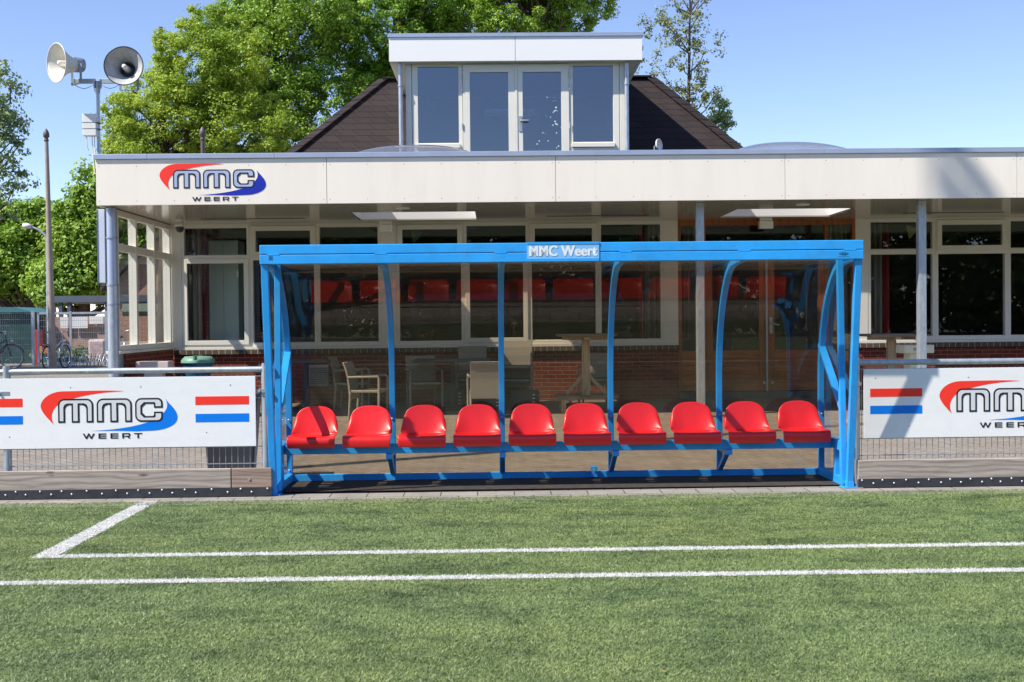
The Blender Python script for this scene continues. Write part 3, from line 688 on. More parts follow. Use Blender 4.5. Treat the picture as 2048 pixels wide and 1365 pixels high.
# soffit and roof deck with two openings
SKY = []
for (xa, xb) in ((699.5, 950), (1475, 1712)):
    SKY.append((PX(xa, 16.95, 425), PX(xb, 16.95, 420)))
y0s, y1s = 16.95, 18.30
def deck(z0, z1, name, m_, ya, yb, bx0, bx1):
    mb = MB(); xs_ = [bx0, SKY[0][0], SKY[0][1], SKY[1][0], SKY[1][1], bx1]
    for i in range(5):
        if i in (1, 3):
            mb.box(xs_[i], xs_[i+1], ya, y0s, z0, z1); mb.box(xs_[i], xs_[i+1], y1s, yb, z0, z1)
        else: mb.box(xs_[i], xs_[i+1], ya, yb, z0, z1)
    return mb.build(name, m_, club)
deck(SZ, SZ+.02, 'soffit', 'soffit', FYP+.051, WY+.10, XL+.021, XR_)
deck(3.46, 3.55, 'roof_deck', 'dark', FYP+.051, 27, XL+.021, XR_)
for i, (xa, xb) in enumerate(SKY):
    mb = MB(); zt = 3.70
    mb.box(xa-.02, xa, y0s, y1s, SZ+.002, zt); mb.box(xb, xb+.02, y0s, y1s, SZ+.002, zt)
    mb.box(xa-.02, xb+.02, y0s-.02, y0s-.0005, SZ+.002, zt); mb.box(xa-.02, xb+.02, y1s+.0005, y1s+.02, SZ+.002, zt)
    sk = mb.build('skylight', 'dormer_white', club)
    nx, ny = 20, 14; vs = []; fs = []
    ex, ey = (xb-xa)/2+.08, (y1s-y0s)/2+.08
    for p in range(nx+1):
        for q in range(ny+1):
            a_, c_ = -1+2*p/nx, -1+2*q/ny
            vs.append(((xa+xb)/2+a_*ex, (y0s+y1s)/2+c_*ey, zt+.02+.25*(max(0, (1-abs(a_)**2.4))*max(0, (1-abs(c_)**2.4)))**.6))
    for p in range(nx):
        for q in range(ny): fs.append((p*(ny+1)+q, (p+1)*(ny+1)+q, (p+1)*(ny+1)+q+1, p*(ny+1)+q+1))
    MB().add(vs, fs, 0, True).build('dome', 'dome', sk, solid=.004)
for (a, b_) in ((405, 612), (1095, 1300), (1808, 2010)):
    y = 17.8; MB().box(PX(a, y), PX(b_, y), y, y+.05, SZ-.006, SZ-.001).build('vent_slot', 'dark', club)
for (px, y) in ((808, 16.35), (1607, 16.35)):
    MB().lathe([(0, -.012), (.085, -.010), (.10, 0)], (PX(px, y), y, SZ-.001), (0, 0, 1), 24).build('downlight', 'white', club)
# emergency lights
for i, (a, b_) in enumerate(((760, 788), (1517, 1548))):
    y = 18.45; e = thing('emergency_light', ('cream emergency light box under the canopy by the left skylight', 'cream emergency light box above the orange doors')[i], 'light', (PX((a+b_)/2, y), y, SZ), 0, 'emergency lights under the canopy')
    MB().box(-.095, .095, -.04, .04, -.05, -.001).build('bracket', 'cream', e, bevel=.004)
    MB().box(-.105, .105, -.06, .06, -.17, -.052).build('case', 'cream', e, bevel=.01)
    MB().box(-.085, .085, -.064, -.0605, -.15, -.07).build('lens', 'pet', e)
# facade
ZS, ZH, ZTr = 1.045, 2.955, 2.43
def XW(px): return PX(px, WY, 560)
def member(x0, x1, z0, z1, y0=WY, y1=WY+.09, mb=None): (mb or MB()).box(x0, x1, y0, y1, z0, z1); return mb
units = [(363, 500, 'F', 'C'), (500, 634, 'V', 'F'), (634, 762, 'F', 'F'), (793, 928, 'V', 'F'), (928, 1058, 'F', 'C'), (1058, 1197, 'V', 'F'), (1197, 1327, 'F', 'F'),
         (1736, 1871, 'F', 'F'), (1871, 2016, 'V', 'F'), (2016, 2150, 'F', 'F'), (2150, 2285, 'V', 'F'), (2285, 2420, 'F', 'F')]
for (a, b_, up, lowk) in units:
    x0, x1 = XW(a)+.0005, XW(b_)-.0005; fw = .045
    fm = MB(); fm.box(x0, x0+fw, WY, WY+.09, ZS, ZH); fm.box(x1-fw, x1, WY, WY+.09, ZS, ZH)
    fm.box(x0+fw, x1-fw, WY+.001, WY+.09, ZS, ZS+.05); fm.box(x0+fw, x1-fw, WY+.001, WY+.09, ZTr-.04, ZTr+.035); fm.box(x0+fw, x1-fw, WY+.001, WY+.09, ZH-.06, ZH)
    wn = fm.build('window', 'cream', club, bevel=.003)
    for kind, z0, z1 in ((up, ZTr+.036, ZH-.061), (lowk, ZS+.051, ZTr-.041)):
        a0, a1 = x0+fw+.001, x1-fw-.001
        if kind in 'VC':
            s_ = .075 if kind == 'V' else .07; o0, o1, q0, q1 = a0-.025, a1+.025, z0-.02, z1+.025
            sm = MB(); sm.box(o0, o0+s_, WY-.028, WY+.04, q0, q1); sm.box(o1-s_, o1, WY-.028, WY+.04, q0, q1)
            sm.box(o0+s_, o1-s_, WY-.0275, WY+.04, q0, q0+s_); sm.box(o0+s_, o1-s_, WY-.0275, WY+.04, q1-s_, q1)
            sm.build('sash', 'cream', wn, bevel=.004)
            MB().box(o0+s_-.003, o1-s_+.003, WY+.004, WY+.010, q0+s_-.003, q1-s_+.003).build('pane', 'glass', wn)
        else:
            MB().box(a0-.003, a1+.003, WY+.045, WY+.051, z0-.003, z1+.003).build('pane', 'glass', wn)
            MB().box(a0, a1, WY+.02, WY+.044, z0-.002, z0+.012).build('glazing_bead', 'cream', wn)
for (a, b_) in ((338, 363), (762, 793), (1327, 1356), (1711, 1736)):
    MB().box(XW(a), XW(b_), WY-.006, WY+.088, ZS, ZH).build('wall_post', 'cream', club, bevel=.003)
MB().box(XW(347), XW(1356)-.002, WY-.03, WY+.09, ZS-.045, ZS-.001).build('window_sill', 'cream', club, bevel=.004)
MB().box(XW(1711)+.002, XR_, WY-.03, WY+.09, ZS-.045, ZS-.001).build('window_sill', 'cream', club, bevel=.004)
for (a, b_) in ((XW(347), XW(1356)-.002), (XW(1711)+.002, XR_)):
    MB().box(a, b_, WY-.07, WY+.1, ZS-.115, ZS-.047).build('sill_ledge', 'ledge', club, bevel=.003)
    MB().box(a, b_, WY-.01, WY+.2, .05, ZS-.117).build('brick_wall', 'brick', club)
# vent grille in the brick
gx0, gx1 = XW(616), XW(655); gm = MB().box(gx0, gx1, WY-.035, WY-.011, .42, .75)
for k_ in range(8): gm.bar((gx0+.02, WY-.045, .46+k_*.034), (gx1-.02, WY-.045, .46+k_*.034), .02, .005, mi=1)
gm.build('vent_grille', ['galv_dull', 'dark'], club)
# orange doors
dz0 = .27; xd = [XW(p) for p in (1356, 1411, 1531, 1650, 1710.5)]
MB().box(XW(1356), XW(1710.5), WY-.10, WY+.1, .1, dz0-.004).build('door_step', 'greybin', club, bevel=.005)
fm = MB(); 
for x in (xd[0], xd[1]-.04, xd[3], xd[4]-.045): fm.box(x, x+.045, WY-.005, WY+.09, dz0, ZH)
fm.box(xd[0]+.045, xd[4]-.045, WY-.004, WY+.09, ZH-.09, ZH); 
for a_, b_ in ((xd[0]+.045, xd[1]-.04), (xd[1]+.005, xd[3]), (xd[3]+.045, xd[4]-.045)): fm.box(a_, b_, WY-.003, WY+.09, ZTr-.03, ZTr+.03)
dfm = fm.build('door_frame', 'orange_v', club, bevel=.003)
for a_, b_ in ((xd[0]+.045, xd[1]-.04), (xd[1]+.005, xd[3]), (xd[3]+.045, xd[4]-.045)): MB().box(a_, b_, WY+.045, WY+.051, ZTr+.031, ZH-.091).build('pane', 'glass', dfm)
zp = .91
for i, (a_, b_, s_) in enumerate(((xd[0]+.046, xd[1]-.041, .012), (xd[1]+.006, xd[2]-.004, .10), (xd[2]+.028, xd[3]-.001, .11), (xd[3]+.046, xd[4]-.046, .012))):
    dm = MB(); dm.box(a_, a_+s_, WY+.0, WY+.05, dz0, ZTr-.031, 1); dm.box(b_-s_, b_, WY+.0, WY+.05, dz0, ZTr-.031, 1)
    dm.box(a_+s_, b_-s_, WY+.001, WY+.05, ZTr-.12, ZTr-.031); n = 5; h = (zp-dz0)/n
    for k_ in range(n): dm.box(a_+s_, b_-s_, WY+.006, WY+.045, dz0+h*k_+.006, dz0+h*(k_+1)-.002)
    dm.box(a_+s_, b_-s_, WY+.02, WY+.04, dz0, zp); dr = dm.build('door' if i in (1, 2) else 'side_light', ['orange', 'orange_v'], club, bevel=.003)
    MB().box(a_+s_-.002, b_-s_+.002, WY+.02, WY+.026, zp, ZTr-.119).build('pane', 'glass', dr)
    if i == 2:
        MB().box(a_+.03, a_+.075, WY-.012, WY-.001, 1.17, 1.42).tube([(a_+.05, WY-.012, 1.33), (a_+.05, WY-.055, 1.33), (a_+.17, WY-.055, 1.30)], .010, 8).build('handle', 'galv', dr)
    if i in (1, 2): 
        hx = b_-.03 if i == 1 else a_+.07
        MB().tube([(hx, WY-.002, .40), (hx, WY-.03, .40)], .02, 10).build('door_stop', 'galv', dr)
MB().box(xd[2]-.003, xd[2]+.027, WY-.022, WY+.0, dz0, 2.40).build('weather_strip', 'galv', club)
# interior
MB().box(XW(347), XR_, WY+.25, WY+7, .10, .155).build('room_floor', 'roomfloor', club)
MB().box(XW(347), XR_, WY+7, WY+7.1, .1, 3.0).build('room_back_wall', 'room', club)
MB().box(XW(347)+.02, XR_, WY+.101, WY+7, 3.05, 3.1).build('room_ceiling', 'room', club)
MB().box(XW(338)+.01, XW(338)+.11, WY+.1, 27, .05, 3.4).build('side_wall', 'brick', club)
MB().box(XR_, XR_+.1, WY+.1, 27, .05, 3.4).build('side_wall', 'brick', club)
MB().box(XW(347), XR_, 26.9, 27, .05, 3.4).build('rear_wall', 'brick', club)
def curtain(a, b_, label, m_='curtain', z1=2.9, z0=1.1, y=WY+.22, amp=.025, per=.09):
    n = max(8, int((b_-a)/.012)); vs = []
    for i in range(n+1):
        x = a+(b_-a)*i/n; yy = y+amp*math.sin(i*2*math.pi*.012/per*1.0)+amp*.4*math.sin(i*.9)
        vs += [(x, yy, z0), (x, yy, z1)]
    o = MB().add(vs, [(2*i, 2*i+2, 2*i+3, 2*i+1) for i in range(n)], 0, True).build('curtain', m_, solid=.004)
    return tag(o, label, 'curtain', 'curtains behind the windows')
curtain(XW(371), XW(398), 'grey curtain at the left edge of the leftmost window')
curtain(XW(398), XW(404), 'dark red curtain strip beside the mint cupboard', 'redcurtain')
curtain(XW(1293), XW(1326), 'grey curtain in the window left of the orange doors')
curtain(XW(1280), XW(1290), 'dark red curtain left of the orange doors', 'redcurtain')
curtain(XW(1738), XW(1774), 'pale grey curtain in the window right of the dugout')
curtain(XW(1775), XW(1788), 'bright red curtain strip in the window right of the dugout', 'redcurtain')
curtain(XW(1372), XW(1404), 'grey curtain behind the side light of the orange doors')
curtain(XW(1660), XW(1702), 'grey curtain right of the orange doors', z0=.4)
cb_ = thing('cupboard', 'pale mint cupboard behind the leftmost window', 'cupboard', (XW(437)-.03, WY+.75, .155))
MB().box(-.235, .235, -.25, .25, .02, 2.58).build('body', 'mint', cb_, bevel=.005); MB().box(-.232, -.002, -.262, -.252, .05, 2.56).box(.002, .232, -.262, -.252, .05, 2.56).build('door', 'mint', cb_, bevel=.003)
for (px, py, m_, lb) in ((1824, 462, 'yellow', 'yellow pennant hanging in the right window'), (833, 470, 'greencloth', 'pale green pennant hanging behind the small vent window')):
    y = WY+.9; c_ = P(px, py, y); MB().prism([(-.10, .10), (.12, .03), (-.05, -.14)], lambda a, b_: (c_.x+a, y, c_.z+b_), lambda a, b_: (c_.x+a, y+.004, c_.z+b_)).build('pennant', m_)
    tag(bpy.data.objects[-1] if False else [o for o in COL.objects][-1], lb, 'pennant')

# left screen
SX = -5.0
scm = MB()
for y in (16.08, 16.92, 17.82, 18.66): scm.box(SX-.11, SX, y-.035, y+.035, 1.09, 2.94)
for z0, z1 in ((1.06, 1.13), (2.40, 2.50), (2.87, 2.945)): scm.box(SX-.10, SX-.01, 16.116, WY-.002, z0, z1)
sc_ = scm.build('glazed_screen', 'cream', club, bevel=.003)
for a, b_ in ((16.116, 16.884), (16.956, 17.784), (17.856, 18.624)):
    for z0, z1 in ((1.131, 2.399), (2.501, 2.869)): MB().box(SX-.058, SX-.052, a, b_, z0, z1).build('pane', 'glass', sc_)
MB().box(SX-.16, SX+.03, 16.0, WY-.04, 1.02, 1.058).build('window_sill', 'cream', club, bevel=.004)
MB().box(SX-.13, SX, 16.35, WY-.012, .05, 1.018).build('brick_wall', 'brick', club)
MB().box(SX-.14, SX-.03, 16.0, 16.34, .05, 1.018).build('end_post', 'galv_dull', club, bevel=.004)
MB().box(SX-.13, SX-.03, 16.03, 16.043, 1.06, 2.94).build('edge_strip', 'galv_dull', club)
for (px, y) in ((1400.5, 15.92), (1843, 15.92)):
    x = PX(px, y); MB().box(x-.052, x+.052, y-.05, y+.05, gz(y)-.02, SZ-.002).build('column', 'galv', club, bevel=.006)
dx_, dy_ = PX(226.5, 15.85), 15.85
dp = MB().tube([(dx_, dy_, .05), (dx_, dy_, 1.95)], .071, 20).build('downpipe', 'galv', club)
MB().tube([(dx_, dy_, 1.9501), (dx_, dy_, 2.94)], .066, 20).build('upper_pipe', 'zinc', dp)
for z in (.72, 1.68, 1.93, 2.55): MB().tube([(dx_, dy_, z-.009), (dx_, dy_, z+.009)], .077, 20).build('pipe_collar', 'galv_dull', dp)
sg = tag(MB().box(PX(200, 15.9), PX(214, 15.9), 15.86, 16.1, PZ(566, 15.9, 205), 2.93).box(PX(200, 15.9)-.006, PX(200, 15.9)-.001, 15.85, 16.1, PZ(566, 15.9, 205)-.01, 2.935, 1).build('light_box', ['green_light', 'galv_dull'], bevel=.006), 'pale blue light box sign seen edge on at the left end of the canopy', 'sign')
cm = thing('security_camera', 'small grey dome camera in the canopy corner', 'camera', (PX(362, 18.5), 18.5, SZ))
MB().lathe([(0, 0), (.07, 0), (.07, -.05), (.05, -.06)], (0, 0, 0), (0, 0, 1), 20).build('housing', 'cream', cm)
MB().lathe([(.06, -.05), (.062, -.09), (.045, -.13), (0, -.145)], (0, 0, 0), (0, 0, 1), 20).build('dome', 'dark', cm)

# hip roof
RY, RZ = 24.2, PZ(158, 24.2, 1024)
EYl, EZl = 21.0, 3.56
nrm = Vector((0, RZ-EZl, -(RY-EYl))); nrm = Vector((0, -(RZ-EZl), (RY-EYl)))
def on_roof(px, py):
    d = P(px, py, 1)-CP; p0 = Vector((0, EYl, EZl)); tt = (p0-CP).dot(nrm)/d.dot(nrm); return CP+d*tt
rl, rr = P(766, 158, RY), P(1302, 152, RY); rl.z = rr.z = RZ
bl_, br_ = on_roof(578, 311), on_roof(1478, 298)
def ext(t_, b_): k_ = (EZl-t_.z)/(b_.z-t_.z); return t_+(b_-t_)*k_
el, er = ext(rl, bl_), ext(rr, br_)
bk = 2*RY-EYl
hp = MB().add([el, er, rr, rl, (el.x, bk, EZl), (er.x, bk, EZl)], [(0, 1, 2, 3), (0, 3, 4), (1, 5, 2), (3, 2, 5, 4), (0, 4, 5, 1)]).build('hip_roof', 'shingle', club)
for a_, b_ in ((el, rl), (er, rr)):
    n = 15
    mb = MB()
    for k_ in range(n):
        p, q = a_.lerp(b_, k_/n), a_.lerp(b_, (k_+1)/n); mb.bar(p+Vector((0, 0, .012+.01)), q+Vector((0, 0, .012)), .26, .025)
    mb.build('hip_cap', 'shingle', club)
MB().bar(rl+Vector((0, 0, .015)), rr+Vector((0, 0, .015)), .26, .03).build('ridge_cap', 'shingle', club)
# dormer room
D0, D1 = 20.87, 20.66
dw = []
def dX(px): return PX(px, D0, 220)
def dZ(py, px=1030): return PZ(py, D0, px)
zf = 3.56; ztop = PZ(122, D1, 1030); zc = PZ(74, D1, 1030)
xa, xb = PX(778, D1, 100), PX(1284.5, D1, 100); xs2 = PX(1030.5, D1, 100)
drm = MB().box(dX(812), dX(812)+.10, D0+.0, 25, zf, ztop).box(dX(1251)-.10, dX(1251), D0, 25, zf, ztop).box(dX(812)+.1, dX(1251)-.1, 24.9, 25, zf, ztop)
dormer = drm.build('roof_room', 'cream', club, bevel=.003)
MB().box(xa, xs2-.004, D1, D1+.02, ztop, zc).box(xs2+.004, xb, D1, D1+.02, ztop, zc).box(xa, xa+.02, D1+.021, 25.2, ztop, zc).box(xb-.02, xb, D1+.021, 25.2, ztop, zc).build('fascia_panel', 'dormer_white', dormer, bevel=.002)
MB().box(xs2-.003, xs2+.003, D1+.012, D1+.03, ztop+.002, zc).build('panel_joint', 'dark', dormer)
MB().box(xa-.02, xb+.02, D1-.02, D1+.12, zc+.002, zc+.065).box(xa-.02, xa+.1, D1+.121, 25.2, zc+.002, zc+.065).box(xb-.1, xb+.02, D1+.121, 25.2, zc+.002, zc+.065).build('coping', 'zinc', dormer, bevel=.003)
MB().box(xa+.021, xb-.021, D1+.021, 25.2, ztop+.004, ztop+.03).box(xa+.021, xb-.021, D1+.031, 25.2, zc-.1, zc-.03).build('soffit', 'cream', dormer)
zsill = dZ(290)
fm = MB(); zh = dZ(128)
for (a, b_) in ((813, 836), (917.5, 925), (1138.5, 1146), (1226.5, 1250)): fm.box(dX(a)+(.1 if a == 813 else 0), dX(b_)-(.1 if a == 1226.5 else 0), D0+.001, D0+.08, zf, zh)
fm.box(dX(813)+.1, dX(1250)-.1, D0+.0, D0+.08, zh+.001, ztop+.003)
for (a, b_) in ((836, 917.5), (1146, 1226.5)):
    fm.box(dX(a), dX(b_), D0+.004, D0+.08, zf, zsill-.055); fm.box(dX(a)-.03, dX(b_)+.02, D0-.04, D0+.003, zsill-.05, zsill+.02); fm.box(dX(a), dX(b_), D0+.004, D0+.08, zsill-.05, zsill+.04)
    fm.box(dX(a), dX(b_), D0+.004, D0+.08, zh-.04, zh)
fm.build('window_frame', 'cream', dormer, bevel=.003)
for (a, b_) in ((836, 917.5), (1146, 1226.5)): MB().box(dX(a)-.002, dX(b_)+.002, D0+.04, D0+.046, zsill+.038, zh-.038).build('pane', 'glass_coated', dormer)
for i, (a, b_, ga, gb) in enumerate(((926, 1030, 940, 1017), (1035, 1138, 1045.5, 1122.5))):
    mb = MB(); A, B, C_, D_ = dX(a), dX(b_), dX(ga), dX(gb)
    mb.box(A, C_, D0-.02, D0+.04, zf+.02, zh-.01); mb.box(D_, B, D0-.02, D0+.04, zf+.02, zh-.01); mb.box(C_, D_, D0-.019, D0+.04, dZ(145), zh-.01); mb.box(C_, D_, D0-.019, D0+.04, zf+.02, zf+.2)
    for zz in (dZ(152), dZ(176), dZ(253)): mb.tube([((A-.012 if i == 0 else B+.012), D0-.03, zz-.05), ((A-.012 if i == 0 else B+.012), D0-.03, zz+.05)], .012, 8, 1)
    if i == 1:
        mb.box(A+.02, A+.075, D0-.032, D0-.021, dZ(264), dZ(233), 1); mb.tube([(A+.05, D0-.03, dZ(243)), (A+.05, D0-.08, dZ(243)), (A+.19, D0-.08, dZ(243))], .012, 8, 1)
    mb.build('door', ['cream', 'galv'], dormer, bevel=.003)
    MB().box(C_-.002, D_+.002, D0+.01, D0+.016, zf+.198, dZ(145)+.002).build('pane', 'glass_coated', dormer)
sp_ = MB()  # small white discs scattered over the right door pane
for k_ in range(26):
    q = random.random(); x = dX(1112)+random.gauss(0, .035) if k_ > 6 else dX(1090)+random.gauss(0, .08); z = dZ(195)-q*(dZ(195)-dZ(300)); r_ = random.uniform(.004, .016)
    sp_.lathe([(0, 0), (r_, .001)], (x, D0+.006-k_*.00005, z), (0, 1, 0), 8)
sp_.build('white_spots', 'white', dormer)
MB().box(dX(1030)+.002, dX(1035)-.002, D0-.03, D0+.03, zf, zh).build('weather_strip', 'cream', dormer)
MB().box(dX(812)+.101, dX(1251)-.101, 23.6, 23.65, zf, ztop).box(dX(812)+.101, dX(812)+.12, D0+.09, 23.6, zf, ztop).box(dX(1251)-.12, dX(1251)-.101, D0+.09, 23.6, zf, ztop).box(dX(812)+.12, dX(1251)-.12, D0+.09, 23.6, ztop-.06, ztop-.02).build('inner_wall', 'upper_room', dormer)
lx = PX(1023, 22.2); lzz = PZ(229, 22.2)
mb = MB().box(lx-.46, lx+.46, 22.1, 22.35, lzz+.03, lzz+.08)
for k_ in range(10): mb.box(lx-.45+k_*.1-.004, lx-.45+k_*.1+.004, 22.09, 22.35, lzz-.04, lzz+.03)
mb.box(lx-.46, lx+.46, 22.09, 22.10, lzz-.045, lzz-.03).box(lx-.46, lx+.46, 22.09, 22.10, lzz-.005, lzz+.01).build('ceiling_lamp', 'white', dormer)
for (a, b_, s_) in ((802, 811, 1), (1252, 1262, -1)):
    x = (PX(a, 20.8)+PX(b_, 20.8))/2; MB().tube([(x, 20.8, zf), (x, 20.8, ztop)], .036, 16).tube([(x, 20.8, dZ(172)-.01), (x, 20.8, dZ(172)+.01)], .047, 16).build('downpipe', 'galv', dormer)
# antenna
c_ = P(1316, 290, 18.9); an = thing('dish_antenna', 'small white dish antenna on the flat roof right of the roof room', 'antenna', (c_.x, 18.9, 3.55))
MB().lathe([(0, -.02), (.05, -.015), (.085, .01), (.09, .03)], (.0, 0, c_.z-3.55), (.75, -.6, .1), 20).build('dish', 'white', an, solid=.004)
MB().tube([(-.04, .04, 0), (-.05, .04, c_.z-3.55-.02), (-.01, .01, c_.z-3.55)], .012, 8).build('bracket', 'galv', an)

# ------------------------------------------------------------------ loudspeaker mast
mp_ = P(197.5, 300, 15.75); mast = thing('loudspeaker_mast', 'galvanised mast with a white junction box and crossbar at the canopy corner', 'mast', (mp_.x, 15.75, 3.55))
zt = PZ(163, 15.75, 198)-3.55
MB().tube([(0, 0, -.05), (0, 0, zt-.16)], .024, 14).tube([(0, 0, zt-.16), (0, 0, zt)], .030, 14).build('pole', 'galv', mast)
s15 = 15.75/2400
MB().box(-(198-152)*s15, -.035, -.02, .02, zt-.03, zt+.03).box(.035, (232-198)*s15+.05, -.02, .02, zt-.03, zt+.03).box(-.045, -.03, -.03, .03, zt-.09, zt+.03).box(.03, .045, -.03, .03, zt-.09, zt+.03).build('crossbar', 'galv', mast, bevel=.003)
for s_ in (-1, 1):
    MB().tube([(s_*.03, -.02, zt-.14)]+[(s_*(.05+.06*k_), -.025, zt-.05-.05*math.sin(math.pi*k_/4)) for k_ in range(5)], .004, 6).build('cable', 'dark', mast)
bz0, bz1 = PZ(275, 15.75, 190)-3.55, PZ(231, 15.75, 190)-3.55
MB().box((173-198)*s15, (200-198)*s15, -.13, -.026, bz0, bz1).build('junction_box', 'white', mast, bevel=.008)
MB().box((173-198)*s15-.002, (200-198)*s15+.04, -.132, -.0, bz0+.17, bz0+.175).box((173-198)*s15-.002, (200-198)*s15+.04, -.132, -.0, bz0+.09, bz0+.095).build('strap', 'dark', mast)
for q in (-.13, -.06, -.03): MB().tube([(q, -.07, bz0), (q, -.07, bz0-.12), (q+.015, -.05, bz0-.18-.3*(q > -.1))], .007, 6).build('cable', 'cream', mast)
def horn(c, ax, label, m_, rim):
    h = thing('horn_loudspeaker', label, 'loudspeaker', c, 0, 'horn loudspeakers on the roof mast'); ax = Vector(ax).normalized(); Rr = .245
    pr = [(Rr, 0), (.225, -.02), (.175, -.07), (.13, -.13), (.105, -.19), (.09, -.26)]
    MB().lathe(pr, (0, 0, 0), ax, 40).build('bell', m_, h, solid=.006)
    MB().ring((0, 0, 0), ax, Rr, .007, 48, 8).build('rim', rim, h)
    MB().lathe([(.0, -.02), (.028, -.02), (.032, -.05), (.045, -.25)], (0, 0, 0), ax, 16).build('inner_horn', 'horn', h)
    MB().lathe([(.098, -.24), (.098, -.30), (.085, -.36), (.0, -.37)], (0, 0, 0), ax, 24).build('driver', 'galv_dull', h)
    side = ax.cross(Vector((0, 0, 1))).normalized(); b0 = ax*-.27
    MB().bar(b0+side*.11, b0+side*.11+Vector((0, 0, -.25)), .03, .006).bar(b0-side*.11, b0-side*.11+Vector((0, 0, -.25)), .03, .006).bar(b0-side*.12+Vector((0, 0, -.25)), b0+side*.12+Vector((0, 0, -.25)), .03, .006).build('bracket', 'galv_dull', h)
lc = P(113, 126, 15.45); rc = P(247, 132, 15.42)
horn(lc, (-.68, -.74, -.06), 'white horn loudspeaker facing front left, bright inside', 'horn', 'horn')
horn(rc, (.05, -1, .03), 'grey horn loudspeaker with dark rim facing the pitch', 'horn_grey', 'dark')

# ------------------------------------------------------------------ terrace furniture
def rattan(label, x, y, rz, first=[None]):
    if first[0] is not None:
        return copy_tree(first[0], label=label, loc=(x, y, gz(y)), rz=rz)
    t_ = thing('rattan_armchair', label, 'chair', (x, y, gz(y)), rz, 'rattan armchairs on the terrace')
    MB().box(-.22, .22, -.22, .22, .40, .445).build('seat', 'rattan', t_, bevel=.012)
    mb = MB(); vs = []; prof = [(.20, .30), (.215, .45), (.23, .60), (.255, .74), (.30, .86)]
    for y_, z_ in prof: vs += [(-.23, y_, z_), (.23, y_, z_), (.23, y_+.028, z_), (-.23, y_+.028, z_)]
    fs = [(i*4+k_, i*4+(k_+1) % 4, i*4+4+(k_+1) % 4, i*4+4+k_) for i in range(4) for k_ in range(4)]+[(0, 3, 2, 1), (16, 17, 18, 19)]
    mb.add(vs, fs).build('backrest', 'rattan', t_, bevel=.006)
    for sx in (-1, 1):
        MB().tube([(sx*.25, -.20, 0), (sx*.25, -.21, .62), (sx*.25, -.19, .648), (sx*.245, .24, .635)], .019, 8).build('arm', 'rattan', t_)
        MB().tube([(sx*.22, .24, 0), (sx*.225, .21, .42)], [.014, .02], 8).build('leg', 'rattan', t_)
    t_.scale = (.95, .95, .89); first[0] = t_; CH_[t_] = [q for q in COL.objects if q.parent == t_]; return t_
PI = math.pi
def XA(px, y): return PX(px, y, 780)
rattan('sunlit rattan armchair facing right, seen behind the two leftmost dugout seats', XA(738, 16.25), 16.25, PI/2-.15)
rattan('shaded rattan armchair facing right beside the wall vent', XA(705, 17.7), 17.7, -PI/2+PI-.1)
rattan('shaded rattan armchair seen behind the third red seat', XA(848, 17.6), 17.6, .25)
c4_ = rattan('lower rattan armchair of the pair stacked behind the low café table', XA(945, 18.2), 18.2, .0)
copy_tree(c4_, label='upper rattan armchair of the pair stacked behind the low café table', loc=(XA(945, 18.2), 18.22, gz(18.2)+.11), rz=.0)
rattan('rattan armchair with its back to the pitch behind the fourth red seat', XA(972, 16.2), 16.2, PI+.05)
ch = rattan('tall rattan armchair under the wide window ledge, bottom of its stack', XA(1034, 18.0), 18.0, -.1)
copy_tree(ch, label='rattan armchair stacked on top of another under the window', loc=(XA(1034, 18.0), 18.02, gz(18)+.20), rz=-.1)
rattan('rattan armchair standing behind the high wooden table', XA(1192, 17.9), 17.9, -.15)
def low_table(label, x, y, wx, wy):
    t_ = thing('cafe_table', label, 'table', (x, y, gz(y)), 0)
    MB().box(-wx, wx, -wy, wy, .70, .73).build('tabletop', 'greybin', t_, bevel=.006)
    MB().box(-.035, .035, -.035, .035, .03, .70).build('pedestal', 'dark', t_, bevel=.004); MB().box(-.25, .25, -.25, .25, 0, .03).build('base', 'dark', t_, bevel=.006); return t_
low_table('dark café table between the rattan chairs in the middle', XA(905, 17.4), 17.4, .55, .38)
low_table('dark café table beside the wall vent at the left', XA(612, 17.6), 17.6, .38, .38)
def high_table(label, px, y, bench):
    t_ = thing('high_table', label, 'table', (XA(px, y), y, gz(y)), 0, 'wooden standing tables on the terrace')
    zt_ = PZ(668, y, px)-gz(y)
    mb = MB()
    for k_ in range(6): mb.box(-.40, .40, -.40+k_*.135, -.40+k_*.135+.128, zt_-.035, zt_)
    mb.build('tabletop', 'tabletop', t_, bevel=.004)
    MB().box(-.33, .33, -.05, .05, zt_-.085, zt_-.036).box(-.05, .05, -.33, .33, zt_-.080, zt_-.037).build('underframe', 'pine', t_, bevel=.004)
    MB().box(-.055, .055, -.055, .055, .20, zt_-.086).build('stem', 'pine', t_, bevel=.006)
    for s_ in (-1, 1):
        MB().bar((s_*.28, 0, .245), (s_*.03, 0, .52), .035, .05).build('brace', 'pine', t_, bevel=.003)
        MB().box(s_*.33-.03, s_*.33+.03, -.30, .30, .0, .19).build('leg', 'pine', t_, bevel=.004)
    MB().box(-.43, .43, -.30, -.16, .195, .235).box(-.43, .43, .16, .30, .195, .235).box(-.43, .43, -.06, .06, .195, .235).build('foot_rail', 'tabletop', t_, bevel=.004)
    return t_
high_table('wooden standing table behind the sixth red seat', 1172, 16.9, 1)
high_table('wooden standing table with grey top beside the right canopy column', 1783, 16.9, 1)
